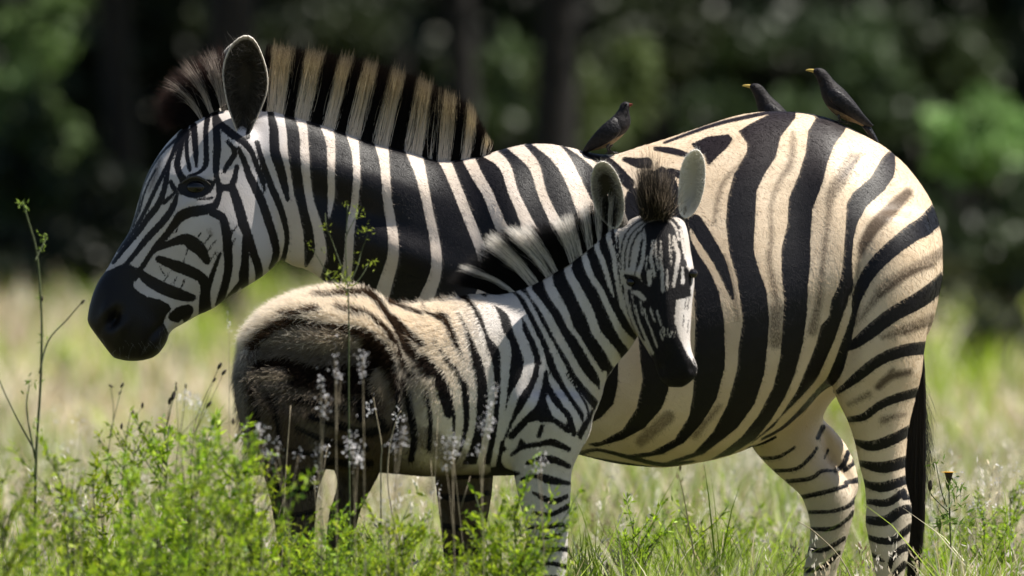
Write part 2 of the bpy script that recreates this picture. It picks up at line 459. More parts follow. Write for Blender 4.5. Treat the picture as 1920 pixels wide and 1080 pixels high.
# ------------------------------------------------------------------ ZEBRA MARE (y = 0, facing left)
MARE_COAT = parse("""
# neck ground is black, white stripes on it
K 530,200 540,300 548,345 552,400 570,430 572,500 600,525 640,548 760,640 860,700 920,640 945,560 960,520 985,480 1030,455 1080,440 1120,420 1128,340 1100,285 1050,268 1010,264 940,280 880,290 825,298 760,276 700,260 652,242 605,225
w 526,215,14 532,249,14 534,281,14 541,322,11 548,369,12 553,400,18 557,440,26 556,490,32 552,515,32
w 563,218,22 570,250,17 573,300,18 576,335,16 583,380,16 597,430,20 602,475,24 588,510,32
w 612,234,24 621,270,18 622,320,15 622,370,14 618,408,5
w 660,250,24 667,285,16 670,330,15 666,380,15 658,430,17 655,475,18 648,540,22
w 715,265,28 722,310,19 728,380,18 737,435,20 738,480,22 727,520,26 712,570,30
w 775,280,32 790,330,22 805,400,18 817,460,20 818,510,22 800,560,28 780,600,30
w 826,290,24 838,310,22 855,350,20 875,400,20 895,450,20 907,485,22 908,540,26 890,600,28
w 872,285,24 895,330,22 915,365,20 935,415,22 955,455,26 985,500,30 985,560,30
w 908,280,26 945,310,22 962,360,20 980,400,22 997,440,30 1025,480,36
w 960,268,28 1000,310,22 1015,360,18 1035,405,20 1055,440,24
w 1008,262,28 1045,290,32 1070,330,30 1092,380,34 1108,415,44
w 1058,264,18 1096,290,18 1125,320,20 1150,370,50
# barrel
k 1094,280,18 1125,296,22 1152,318,22 1178,345,20
k 1170,299,8 1195,306,18 1212,306,20
k 1228,279,7 1260,284,12 1292,293,8
k 1245,268,4 1340,234,6 1445,210,7
k 1255,320,8 1275,330,14 1300,345,6
K 1295,271 1326,257 1365,253 1372,262 1360,279 1341,296 1326,312 1319,291 1302,279
K 1384,247 1408,232 1440,216 1450,200 1492,200 1490,221 1461,257 1451,296 1432,324 1415,358 1411,421 1408,469 1418,507 1432,546 1437,604 1432,661 1428,700 1410,756 1379,800 1357,818 1317,849 1250,872 1241,868 1299,848 1334,809 1361,756 1379,689 1381,653 1389,600 1379,527 1365,478 1358,421 1362,373 1374,329 1399,286 1399,269
K 1523,205 1560,205 1590,232 1581,247 1562,271 1548,305 1538,344 1519,392 1514,450 1514,488 1509,536 1507,590 1500,642 1486,698 1468,742 1441,787 1414,822 1370,851 1334,860 1357,844 1388,818 1419,778 1446,724 1459,667 1463,604 1466,565 1461,517 1461,469 1473,421 1476,373 1495,329 1509,286 1514,247 1529,223
K 1652,298 1664,286 1678,280 1676,318 1671,334 1654,358 1620,387 1601,421 1594,450 1591,488 1593,536 1585,560 1568,609 1552,658 1530,707 1494,747 1440,800 1406,831 1450,796 1490,733 1512,680 1526,644 1534,610 1550,592 1553,565 1567,536 1574,507 1579,450 1584,382 1596,363 1630,334
k 1593,536,7 1596,584,8 1581,642,15 1566,690,20 1552,716,16 1534,733,12 1472,796,6 1428,822,4
w 1586,555,2 1583,590,8 1570,620,8 1550,668,8 1528,712,5 1500,745,3
k 1300,416,26 1321,450,26 1346,493,22 1362,536,13 1370,560,5
K 1215,330 1240,312 1262,330 1285,400 1292,450 1304,475 1326,507 1343,546 1353,600 1355,660 1354,689 1339,747 1312,791 1281,827 1241,849 1197,857 1161,854 1219,846 1263,822 1290,778 1297,733 1301,600 1297,540 1280,480 1240,420
K 1168,380 1180,350 1204,360 1236,470 1250,560 1252,640 1250,729 1237,764 1206,800 1166,822 1117,836 1103,831 1126,827 1166,804 1192,764 1203,711
K 1130,700 1157,660 1156,720 1148,755 1126,780 1090,800 1060,800
k 1040,560,36 1050,640,40 1060,720,30
k 1120,450,26 1130,520,34 1140,600,30 1120,690,24
k 1085,850,8 1120,842,5 1183,857,7 1241,870,7 1299,864,4
k 1090,856,5 1150,866,6 1220,878,6
# brown shadow stripes
b 1485,252,14 1480,305,18 1456,344,14 1442,387,12 1442,450,14 1437,488,16 1447,545,18 1451,575,16
b 1451,575,30 1449,640,32
b 1596,296,26 1577,329,32 1553,368,24 1548,411,14 1540,469,16 1533,536,16 1528,575,20 1518,620,24
B 1610,290,8 1582,325,16 1566,345,8
b 1355,480,10 1370,540,12 1378,600,10
b 1392,300,8 1350,350,14 1335,420,12
B 1700,362,20 1668,392,26 1634,426,26 1613,460,20 1608,480,10
b 1766,474,26 1702,507,26 1654,536,24 1620,580,16 1596,613,8
B 1745,496,10 1690,517,16 1640,556,12
b 1745,599,28 1687,618,24 1649,632,14
B 1735,606,10 1690,622,12
B 1700,696,12 1663,705,16 1640,724,14
b 1623,738,18 1588,756,12
B 1668,693,10 1650,712,10
b 1690,775,14 1650,785,18
B 1672,778,8 1650,790,8
b 1250,780,30 1200,825,26
b 1345,760,14 1300,815,18
b 1590,520,8 1602,560,10 1600,600,14
# rump and near hind leg
w 1609,432,5 1605,470,13 1600,520,10 1595,575,4
B 1606,465,2 1603,505,5 1600,535,2
k 1758,400,38 1730,424,36 1702,440,32 1654,478,28 1620,517,24 1601,560,16 1596,590,8
k 1770,526,32 1721,560,30 1668,589,27 1630,618,25 1600,642,18 1583,652,10
k 1735,651,24 1686,657,22 1641,675,20 1606,702,18 1568,733,8
k 1722,732,16 1672,746,16 1641,760,14 1614,780,13 1588,785,9
k 1704,804,18 1663,824,20 1628,834,18 1598,826,8
k 1700,862,20 1650,874,20 1606,866,9
k 1694,898,16 1650,911,18 1614,904,9
k 1690,920,12 1659,940,14 1622,938,9
k 1712,958,12 1700,952,15 1681,957,16 1654,974,18 1614,971,12
k 1704,985,12 1672,1009,13 1646,1011,12 1620,1003,7
k 1706,1022,14 1684,1028,13 1668,1046,10 1664,1060,7
k 1652,1049,5 1630,1036,6
k 1692,1055,12 1675,1072,10 1668,1090,10
k 1698,893,10 1690,897,8
k 1704,929,11 1690,931,8
# far hind leg
k 1405,838,4 1430,832,5 1455,820,4
k 1424,860,6 1459,858,6 1492,839,4
k 1452,884,6 1494,880,6 1521,858,6 1534,840,4
k 1478,904,7 1521,898,7 1543,884,6 1566,884,3
k 1504,934,8 1548,924,8 1590,912,6
k 1519,962,6 1561,960,6 1592,951,7 1608,936,8
k 1517,993,6 1561,993,7 1588,978,6 1603,962,8
k 1515,1031,8 1548,1033,8 1586,1011,7
k 1506,1072,10 1543,1067,10 1575,1038,8
k 1546,802,9 1535,822,7
k 1594,850,9 1583,875,9 1568,884,7
k 1607,869,7 1586,884,6
k 1616,901,10 1588,907,7
k 1556,845,4 1548,860,3
# face
k 345,238,12 333,267,9 320,300,7 304,333,7 287,367,7 271,400,7 251,433,6 222,470,5
k 330,262,5 307,284,4 289,307,4 273,338,4 264,364,4 260,391,4 244,429,4 225,458,4 200,500,6
k 293,318,3 278,346,3 269,370,3 262,396,3 242,438,3 215,472,4
k 321,296,5 314,333,8 309,358,10 298,384,11 280,407,11 258,437,10 235,465,8 213,492,7
k 333,358,4 320,371,6 309,380,8
k 333,368,7 326,389,11 313,409,12 293,431,12 275,450,11 255,475,9 238,495,8
k 322,342,8 328,354,8
k 414,362,9 407,383,12 395,391,17 378,395,19 356,399,19 340,407,19 330,420,15 314,440,12 295,462,11 280,482,9 268,500,9 254,522,9
k 350,238,10 342,267,10 336,293,11 334,311,11 342,333,12 352,342,12
k 353,245,7 351,273,7 353,298,7 358,320,6
k 364,236,12 367,267,11 369,293,9 370,313,4
k 391,215,10 387,244,9 388,278,9 388,307,9 380,320,6 366,328,5 352,332,4
k 404,208,10 407,244,13 409,273,14 407,307,12 408,331,9 415,350,11 435,353,13
k 408,331,8 411,350,8 413,365,9
k 400,204,10 410,228,12 434,250,14 458,267,12 473,286,9 482,310,9 492,335,9 498,360,3
k 427,265,5 441,283,10 437,298,10 427,312,9 422,324,5
k 449,279,7 460,305,10 469,330,13 490,374,15 504,413,15 516,454,14 518,478,12 509,503,9
k 446,313,8 441,336,10 438,352,13 448,384,17 458,420,18 466,442,16 478,478,14 486,507,14 484,530,10
k 461,450,10 461,490,14 458,520,18 460,545,12
k 452,530,8 437,549,9 426,562,8
k 483,268,8 494,306,10 510,350,12 526,388,12 536,422,10 539,448,8 534,478,8 527,494,9
k 506,205,9 514,243,16 516,281,18 526,315,17 535,350,13 541,376,6
k 474,228,5 467,245,6 466,258,8
k 400,398,16 418,408,15 426,433,16 428,462,16 430,500,15 424,530,14 416,555,14 410,572,12
k 414,476,5 405,500,7 396,525,9 390,550,8
k 298,466,8 330,453,14 350,449,20 365,458,26 378,470,22 390,490,12
k 299,486,12 315,492,16 335,500,20 360,510,20 380,522,18 386,540,18 385,560,20 385,588,24
k 265,510,10 275,522,18 300,537,22 325,548,22 350,556,18 362,558,12
k 325,594,16 340,590,30 352,582,22
w 335,612,9 342,602,6
K 180,515 203,508 227,497 245,497 262,506 252,528 252,540 275,556 300,562 316,570 323,580 312,590 307,605 316,625 300,690 230,700 140,650 150,560
w 254,534,7 268,546,10 284,554,5
k 348,354,26 368,353,38 386,351,28 400,344,10
k 400,372,4 372,374,3
# wrinkles of the cheek
k 331,437,1.5 336,428,1.5
k 300,500,1 310,516,1.5
k 318,512,2 312,524,2
k 332,520,2 326,532,2
k 348,524,2 341,538,2
k 352,470,1 344,500,1.5
k 372,446,2 380,436,1.5
k 386,456,2 398,440,2
k 392,470,2 408,450,1.5
k 398,486,2 408,470,1.5
k 434,470,2 442,448,2
k 436,440,2 446,424,2
b 394,432,10 398,440,10
b 300,300,14 290,335,16 280,360,8
""" + "".join("k %d,%d,8 %d,%d,14 %d,%d,8\n" % (cx - 50, y0, cx, y0 + 6, cx + 55, y0 - 3) for cx in (872, 1028) for y0 in range(885, 1190, 34)))

mare = Shell()
mare.loft([  # trunk, front to back: top outline, bottom outline, depth centre, half width
    (805, 470, 805, 650, 0, .06), (818, 400, 815, 720, 0, .12), (845, 330, 840, 800, 0, .17), (900, 292, 900, 840, 0, .205), (960, 272, 960, 850, 0, .225),
    (1010, 266, 1010, 850, 0, .24), (1060, 272, 1060, 848, 0, .255), (1100, 284, 1100, 856, 0, .27), (1150, 289, 1150, 868, 0, .29),
    (1200, 274, 1200, 874, 0, .305), (1250, 259, 1250, 876, 0, .315), (1300, 242, 1300, 869, 0, .32), (1350, 225, 1350, 859, 0, .32),
    (1400, 212, 1400, 842, 0, .315), (1450, 208, 1450, 818, 0, .305), (1500, 210, 1500, 785, 0, .295), (1530, 215, 1530, 745, 0, .29),
    (1560, 223, 1560, 722, 0, .285), (1600, 243, 1600, 712, 0, .275), (1650, 269, 1650, 700, 0, .25), (1690, 301, 1690, 685, 0, .215),
    (1720, 335, 1720, 655, 0, .175), (1745, 375, 1745, 615, 0, .125), (1759, 412, 1759, 560, 0, .08), (1767, 450, 1767, 520, 0, .03)], n=48, sub=3, sq=2.2, low=.20, up=1.7)
mare.loft([  # neck
    (470, 205, 500, 450, 0, .06), (505, 203, 537, 493, 0, .082), (555, 216, 577, 507, 0, .09), (605, 231, 611, 530, 0, .098), (652, 248, 660, 562, 0, .108),
    (700, 266, 710, 600, 0, .12), (760, 281, 760, 650, 0, .135), (825, 299, 800, 710, 0, .155), (880, 294, 850, 760, 0, .178),
    (940, 285, 900, 790, 0, .195), (1000, 285, 950, 800, 0, .195)], n=36, sub=4, sq=2.0)
mare.loft([  # head, muzzle to poll
    (171, 616, 213, 672, 0, .026), (163, 600, 248, 678, 0, .046), (170, 562, 290, 670, 0, .057), (182, 530, 313, 642, 0, .060), (200, 504, 320, 622, 0, .055),
    (222, 464, 345, 607, 0, .056), (240, 437, 371, 592, 0, .062), (252, 403, 400, 579, 0, .070), (263, 362, 430, 557, 0, .083),
    (275, 328, 462, 538, 0, .096), (290, 300, 495, 517, 0, .103), (308, 274, 522, 490, 0, .10), (328, 252, 540, 440, 0, .094),
    (350, 233, 545, 390, 0, .088), (385, 214, 540, 340, 0, .078), (430, 205, 520, 300, 0, .06)], n=32, sub=3, sq=2.2)
mare.loft([  # near hind leg
    (1565, 400, 1735, 400, -.10, .12), (1556, 470, 1752, 470, -.125, .145), (1552, 540, 1752, 540, -.14, .15), (1551, 610, 1738, 610, -.15, .14), (1552, 660, 1729, 660, -.155, .13), (1554, 700, 1725, 700, -.155, .118),
    (1561, 738, 1716, 738, -.15, .105), (1586, 787, 1703, 787, -.148, .09), (1600, 830, 1697, 830, -.147, .075), (1608, 870, 1694, 870, -.147, .062),
    (1617, 905, 1696, 905, -.147, .054), (1621, 945, 1706, 945, -.147, .05), (1619, 975, 1706, 975, -.147, .048), (1625, 1010, 1702, 1010, -.147, .044),
    (1633, 1050, 1698, 1050, -.147, .040), (1640, 1090, 1690, 1090, -.147, .034), (1642, 1140, 1688, 1140, -.147, .032), (1638, 1172, 1690, 1172, -.147, .036), (1632, 1195, 1692, 1195, -.147, .040)], n=28, sub=3)
mare.loft([  # far hind leg, thigh and gaskin
    (1450, 600, 1690, 600, .12, .10), (1420, 680, 1650, 680, .135, .11), (1404, 750, 1565, 750, .145, .11), (1402, 800, 1542, 800, .148, .10), (1410, 835, 1548, 835, .148, .092), (1430, 862, 1554, 862, .148, .082),
    (1456, 888, 1575, 888, .147, .072), (1480, 909, 1592, 909, .147, .064), (1503, 930, 1603, 930, .147, .057), (1514, 955, 1606, 955, .147, .052),
    (1521, 982, 1600, 982, .147, .048), (1521, 1010, 1592, 1010, .147, .044), (1515, 1044, 1582, 1044, .147, .04), (1508, 1080, 1570, 1080, .147, .036),
    (1500, 1135, 1552, 1135, .147, .032), (1494, 1172, 1550, 1172, .147, .036), (1486, 1195, 1550, 1195, .147, .04)], n=28, sub=3)
mare.loft([  # far hind leg, back of the thigh
    (1500, 770, 1538, 770, .165, .05), (1512, 790, 1548, 790, .178, .048), (1524, 806, 1566, 806, .186, .045), (1536, 835, 1590, 835, .19, .04), (1548, 860, 1603, 860, .19, .036), (1572, 890, 1612, 890, .185, .034), (1585, 915, 1614, 915, .175, .03), (1592, 935, 1608, 935, .16, .026)], n=20, sub=3)
for cx, dx, yc in ((872, 0, -.14), (1028, 0, .13)):   # forelegs, behind the foal
    mare.loft([(cx - 60, 640, cx + 90, 640, yc * .8, .10), (cx - 50, 730, cx + 75, 730, yc, .095), (cx - 38, 800, cx + 56, 800, yc, .08), (cx - 30, 870, cx + 42, 870, yc, .06), (cx - 26, 930, cx + 32, 930, yc, .05),
               (cx - 28, 985, cx + 30, 985, yc, .048), (cx - 20, 1030, cx + 24, 1030, yc, .038), (cx - 17, 1090, cx + 20, 1090, yc, .032), (cx - 17, 1140, cx + 19, 1140, yc, .031), (cx - 22, 1172, cx + 24, 1172, yc, .036), (cx - 28, 1195, cx + 26, 1195, yc, .04)], n=24, sub=3)
mv, mf = mare.union(0.0062)
mv = relax(mv, mf, 5)
u = mv[:, 0] * PPM + 960; v = 540 - (mv[:, 2] - EYE) * PPM


def sm(x, a, b):
    t = np.clip((x - a) / (b - a), 0, 1)
    return t * t * (3 - 2 * t)


# blend the roots of neck, shoulder and thigh into the trunk
wt = np.maximum.reduce([
    sm(u, 780, 860) * (1 - sm(u, 1040, 1100)), sm(u, 1480, 1540) * (1 - sm(v, 720, 790)) * sm(v, 300, 380) * (1 - sm(u, 1700, 1745)),
    np.exp(-((u - 520) ** 2 + (v - 350) ** 2) / 90.0 ** 2)])
mv = relax(mv, mf, 40, wt)
for _ in range(2):
    pass


def bump(co, nrm, u, v, cu, cv, ru, rv, amt, ang=0.0):
    """swelling (or hollow) of the flanks around a point of the side view, on both sides"""
    ca, sa = math.cos(ang), math.sin(ang)
    a = ((u - cu) * ca + (v - cv) * sa) / ru; b = (-(u - cu) * sa + (v - cv) * ca) / rv
    k = amt * np.exp(-(a * a + b * b)) * np.abs(nrm[:, 1]) ** 1.5
    return co + nrm * k[:, None]


nr = normals_of(mv, mf)
for args in ((366, 330, 34, 10, .006, 0), (369, 356, 30, 18, -.004, 0), (340, 395, 60, 10, .006, 2.35), (440, 440, 60, 70, .010, 0), (300, 520, 40, 30, -.006, 0),
             (215, 615, 24, 30, .006, 0), (214, 598, 9, 16, -.034, .5), (200, 585, 10, 22, .010, .4), (232, 612, 8, 18, .008, .3), (298, 617, 22, 4.5, -.012, -.85), (272, 652, 26, 4.5, -.012, -1.1), (292, 645, 16, 14, .007, 0), (188, 622, 5, 22, -.006, .3), (452, 262, 34, 26, .010, 0),
             (760, 470, 90, 46, .030, .3), (640, 325, 170, 30, .016, .25), (700, 410, 160, 24, -.014, .4), (900, 420, 40, 140, -.012, -.3), (985, 480, 60, 150, .022, -.2), (1100, 400, 40, 160, -.014, 0),
             (1590, 600, 14, 130, -.014, .12), (1640, 430, 80, 60, .008, 0), (1500, 420, 60, 90, -.010, 0), (1570, 330, 50, 40, .008, 0), (1668, 960, 8, 40, -.006, .1)):
    mv = bump(mv, nr, u, v, *args)
mv = relax(mv, mf, 2)
nr = normals_of(mv, mf)


def mare_paint(P):
    uu = P[:, 0] * PPM + 960; vv = 540 - (P[:, 2] - EYE) * PPM
    far = (P[:, 1] > 0.06) & (vv > 740)
    s, b = coat(uu, vv, MARE_COAT)
    s = s - .7
    inner = sm(vv, 846, 872) * (1 - sm(uu, 1380, 1420))
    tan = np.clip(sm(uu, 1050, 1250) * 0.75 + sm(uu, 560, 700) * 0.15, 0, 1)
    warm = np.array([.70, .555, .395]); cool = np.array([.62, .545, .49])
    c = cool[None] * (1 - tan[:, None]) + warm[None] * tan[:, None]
    legs = sm(vv, 840, 960)[:, None]
    c = c * (1 - legs) + np.array([.62, .54, .44])[None] * legs
    face = (1 - sm(uu, 500, 560))[:, None]
    c = c * (1 - face) + np.array([.53, .50, .505])[None] * face
    d = np.broadcast_to(np.array([.0055, .0045, .006]), c.shape).copy()
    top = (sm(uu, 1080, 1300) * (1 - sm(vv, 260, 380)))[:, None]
    d = d * (1 - top) + np.array([.014, .009, .010])[None] * top  # slight sky sheen tinted into the dark stripes of the lit back
    mz = ((uu < 335) & (vv > 505) & (s < 0))[:, None]
    d = np.where(mz, np.array([.008, .0065, .006])[None], d)
    return s, b, c, d


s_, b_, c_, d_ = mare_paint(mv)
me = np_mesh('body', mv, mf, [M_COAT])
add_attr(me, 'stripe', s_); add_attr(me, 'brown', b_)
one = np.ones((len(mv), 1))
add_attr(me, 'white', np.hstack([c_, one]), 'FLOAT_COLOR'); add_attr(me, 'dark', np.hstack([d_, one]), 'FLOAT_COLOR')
MARE = empty('zebra', (0.25, 0, 0))
tag(MARE, 'large adult striped zebra standing side-on behind the foal, with birds on its back', 'zebra')
link(bpy.data.objects.new('body', me), MARE)


def sample_surface(co, faces, n, weight=None):
    a = co[faces[:, 0]]; d1 = co[faces[:, 2]] - a; d2 = co[faces[:, 3]] - co[faces[:, 1]]
    area = np.linalg.norm(np.cross(d1, d2), axis=1)
    if weight is not None: area = area * weight(co[faces].mean(1))
    f = RNG.choice(len(faces), n, p=area / area.sum())
    s, t = RNG.random(n)[:, None], RNG.random(n)[:, None]
    q = co[faces[f]]
    p = (q[:, 0] * (1 - s) + q[:, 1] * s) * (1 - t) + (q[:, 3] * (1 - s) + q[:, 2] * s) * t
    nn = np.cross(q[:, 2] - q[:, 0], q[:, 3] - q[:, 1])
    return p, nn / np.maximum(np.linalg.norm(nn, axis=1)[:, None], 1e-12)


def surf_y(co, U, V, sign=-1, rad=7):
    """depth of the skin on the near (or far) side at a point of the side view"""
    uu = co[:, 0] * PPM + 960; vv = 540 - (co[:, 2] - EYE) * PPM
    m = (np.hypot(uu - U, vv - V) < rad)
    ys = co[m, 1]
    return (ys.min() if sign < 0 else ys.max())


def ball_obj(name, c, r, mat, parent, n=20):
    sh = Shell(); sh.ball(c, r, n)
    return link(bpy.data.objects.new(name, np_mesh(name, np.array(sh.v), sh.f, [mat])), parent)


for sgn in (-1, 1):
    ye = surf_y(mv, 369, 352, sgn)
    p = W(370, 352, 0)
    ball_obj('eye', (p[0], ye - sgn * 0.013, p[2]), (.027, .021, .0195), M_EYE, MARE)
    # upper lid with lashes
    sh = Shell()
    rings = []
    for i in range(9):
        t = i / 8; x = 343 + 54 * t; y = 350 - 19 * math.sin(math.pi * (0.12 + 0.8 * t)) + 2 * t
        q = W(x, y); yy = ye + sgn * (.004 * math.sin(math.pi * t)); r = .0025 + .001 * math.sin(math.pi * t)
        rings.append([(q[0], yy + r * math.cos(a), q[2] + r * math.sin(a)) for a in np.linspace(0, 2 * math.pi, 10, endpoint=False)])
    sh.rings(rings)
    link(bpy.data.objects.new('eyelid', np_mesh('eyelid', np.array(sh.v), sh.f, [M_HOOF])), MARE)

for cx, yc in ((1662, -.147), (1515, .147), (872, -.14), (1028, .13)):     # hooves
    sh = Shell()
    sh.loft([(cx - 28, 1188, cx + 28, 1188, yc, .038), (cx - 32, 1200, cx + 29, 1200, yc, .042), (cx - 40, 1221, cx + 31, 1221, yc, .05)], n=20, sub=2)
    link(bpy.data.objects.new('hoof', np_mesh('hoof', np.array(sh.v), sh.f, [M_HOOF])), MARE)


def ear(name, outline, y0, parent, depth, dark_in, rim, back, hair_len, tilt=0.0, nh=900, turn=0.0, lite=.35, fuzz=1500):
    """a leaf-shaped cup, open towards the camera: thick shell from its outline, deep in the middle"""
    out = np.array(outline, dtype=float)
    n = 40
    q = np.vstack([out, out[:1]])
    seg = np.hypot(*(np.diff(q, axis=0).T)); cum = np.r_[0, np.cumsum(seg)]
    t = np.linspace(0, cum[-1], n, endpoint=False)
    loop = np.stack([np.interp(t, cum, q[:, 0]), np.interp(t, cum, q[:, 1])], 1)
    for _ in range(2):
        loop = 0.5 * loop + 0.25 * (np.roll(loop, 1, 0) + np.roll(loop, -1, 0))
    c = loop.mean(0)
    K = 9
    V, F = [], []
    def layer(scale_list, sign_off):
        base = len(V)
        for k, (s, dy) in enumerate(scale_list):
            for p in loop:
                x, yv = c + (p - c) * s
                P = W(x, yv, y0)
                V.append((P[0], y0 + dy + tilt * (yv - c[1]) / PPM + turn * (x - c[0]) / PPM, P[2]))
        for k in range(len(scale_list) - 1):
            for j in range(n):
                a, b = base + k * n + j, base + k * n + (j + 1) % n
                F.append((a, b, b + n, a + n))
        return base
    prof = [(1.0, 0.0), (1.02, 0.004), (1.0, 0.012), (.94, .022), (.82, .036), (.6, .05), (.3, .058), (.02, .06)]
    inner = [(1.0, 0.0), (.975, .003), (.92, .009), (.78, .022), (.6, .034), (.35, .044), (.02, .046)]
    sc = depth / .06
    b1 = layer([(s, d * sc) for s, d in inner], 1)
    b2 = layer([(s, d * sc) for s, d in prof], 1)
    V = np.array(V)
    kinds = np.zeros((len(V), 3))
    for k, (s, d) in enumerate(inner):
        f = min(1, max(0, (1.0 - s) / (.075 if fuzz < 1000 else .28)))
        kinds[k * n:(k + 1) * n] = np.array(rim) * (1 - f) + np.array(dark_in) * f
    for k in range(len(prof)):
        kinds[(len(inner) + k) * n:(len(inner) + k + 1) * n] = np.array(rim) if k < 2 else np.array(back)
    m = np_mesh(name, V, [tuple(f) for f in F], [M_HAIR])
    add_attr(m, 'col', np.hstack([kinds, np.ones((len(V), 1))]), 'FLOAT_COLOR')
    o = link(bpy.data.objects.new(name, m), parent)
    # hair lining the cup
    ang = RNG.uniform(0, n, nh).astype(int); rr = RNG.uniform(.45, 1.0, nh) if lite < .5 else RNG.uniform(.70, 1.0, nh)
    pts = c + (loop[ang] - c) * rr[:, None]
    dep = np.interp(1 - rr, [0, .1, .4, .65], [0, .010 * sc, .034 * sc, .044 * sc])
    k = (DIST + y0) / DIST / PPM
    root = np.stack([(pts[:, 0] - 960) * k, y0 + dep + tilt * (pts[:, 1] - c[1]) / PPM + turn * (pts[:, 0] - c[0]) / PPM, EYE + (540 - pts[:, 1]) * k], 1)
    inw = (c - loop[ang]); inw /= np.linalg.norm(inw, axis=1)[:, None]
    L = hair_len * RNG.uniform(.5, 1.2, nh)
    up = RNG.uniform(.2, .9, nh)
    d = np.stack([inw[:, 0] * (.55 if lite < .5 else .7), -RNG.uniform(.05, .5, nh), -inw[:, 1] * .25 + up * .9], 1) + RNG.normal(0, .38, (nh, 3)) * np.array([1, .5, 1])
    d /= np.linalg.norm(d, axis=1)[:, None]
    st = np.stack([d * 0, d * (L * .5)[:, None], d * L[:, None] + np.array([0, .2, .1]) * (L * .2)[:, None]], 1)
    tone = ((np.clip((rr - .45) / .55, .1, 1) * RNG.random(nh) ** 1.6)[:, None] * lite) if lite < .5 else RNG.uniform(.25, 1, nh)[:, None] * lite
    col = np.array(dark_in)[None] * (1 - tone) + np.array(rim)[None] * tone
    strands('ear_hair', root, st, .00035, np.repeat(col[:, None], 3, 1), M_HAIR, o)
    # fuzz of the rim
    nf = fuzz
    a_ = RNG.integers(0, n, nf)
    p_ = loop[a_]; outw = unit_(p_ - c)
    root = np.stack([(p_[:, 0] - 960) * k, y0 + tilt * (p_[:, 1] - c[1]) / PPM + turn * (p_[:, 0] - c[0]) / PPM + RNG.uniform(0, .008, nf), EYE + (540 - p_[:, 1]) * k], 1)
    d = np.stack([outw[:, 0] * .5, -RNG.uniform(0, .8, nf), -outw[:, 1] * .4 + .8], 1) + RNG.normal(0, .4, (nf, 3)); d = unit_(d)
    L = RNG.uniform(.25, 1, nf) * (.0045 if fuzz > 1000 else .004)
    st = np.stack([d * 0, d * (L * .5)[:, None], d * L[:, None]], 1)
    strands('rim_hair', root, st, .00028, np.tile(np.array(rim), (nf, 3, 1)) * RNG.uniform(.7, 1.1, (nf, 1, 1)), M_MANE, o)
    return o


def unit_(v):
    return v / np.maximum(np.linalg.norm(v, axis=1)[:, None], 1e-9)


MARE_EAR = [(468, 64), (482, 79), (497, 117), (503, 146), (501, 175), (487, 209), (474, 236), (467, 256), (456, 266), (445, 252), (437, 228), (427, 202), (420, 166), (417, 132), (424, 103), (436, 81), (452, 68)]
ear('ear', MARE_EAR, -.10, MARE, .05, (.022, .018, .014), (.80, .74, .66), (.55, .50, .45), .035, tilt=.25, turn=.3, nh=1600, lite=.22, fuzz=500)
ear('ear', [(x - 14, y + 10) for x, y in MARE_EAR], .055, MARE, .05, (.022, .018, .014), (.80, .74, .66), (.03, .028, .03), .035, tilt=-.2, nh=300, fuzz=200)
# mane: upright brush, striped like the neck below it
n = 30000
bx = np.array([490, 505, 555, 605, 652, 700, 760, 825, 872, 905, 922]); by = np.array([206, 206, 219, 234, 251, 269, 284, 302, 296, 290, 286])
tx = np.array([498, 516, 580, 640, 686, 736, 787, 838, 885, 912, 926]); ty = np.array([84, 84, 92, 104, 112, 128, 146, 172, 198, 252, 276])
xb = RNG.uniform(492, 916, n)
base = np.stack([xb, np.interp(xb, bx, by)], 1); tip = np.stack([np.interp(xb, bx, tx), np.interp(xb, bx, ty)], 1)
ln = .62 + .40 * RNG.random(n) ** .6
ln = np.where(RNG.random(n) < .06, ln * 1.1, ln)
tipr = base + (tip - base) * ln[:, None] + RNG.normal(0, 2.4, (n, 2)) * np.array([1, .8])
spread = RNG.uniform(-1, 1, n)
whites = [(500, 532), (550, 580), (604, 628), (650, 675), (698, 729), (757, 791), (818, 844), (863, 882), (902, 913)]
xj = xb + RNG.normal(0, 1.2, n)
isw = np.zeros(n, bool)
for a, b in whites: isw |= (xj > a) & (xj < b)
isw &= ~((RNG.random(n) < .06))
isw |= (np.abs(xj - 806) < 3) & (RNG.random(n) < .5)
k_ = 1 / PPM
def P3(p, y): return np.stack([(p[:, 0] - 960) * k_, y, EYE + (540 - p[:, 1]) * k_], 1)
root = P3(base + np.array([0, 4]), spread * .022)
end = P3(tipr, spread * .030 + RNG.normal(0, .004, n))
K = 5
ts = np.linspace(0, 1, K)
steps = (end - root)[:, None, :] * ts[None, :, None]
steps[:, :, 0] += (RNG.normal(0, .004, n)[:, None] * (ts * (1 - ts) * 4)[None])
cw = np.array([[.84, .77, .70], [.84, .77, .68], [.82, .73, .58], [.72, .60, .38], [.12, .085, .05]])
ck = np.array([[.004, .004, .005], [.004, .004, .005], [.005, .004, .004], [.008, .005, .004], [.012, .007, .004]])
cols = np.where(isw[:, None, None], cw[None], ck[None]) * RNG.uniform(.75, 1.15, n)[:, None, None]
strands('mane', root, steps, .0006, cols, M_MANE, MARE)

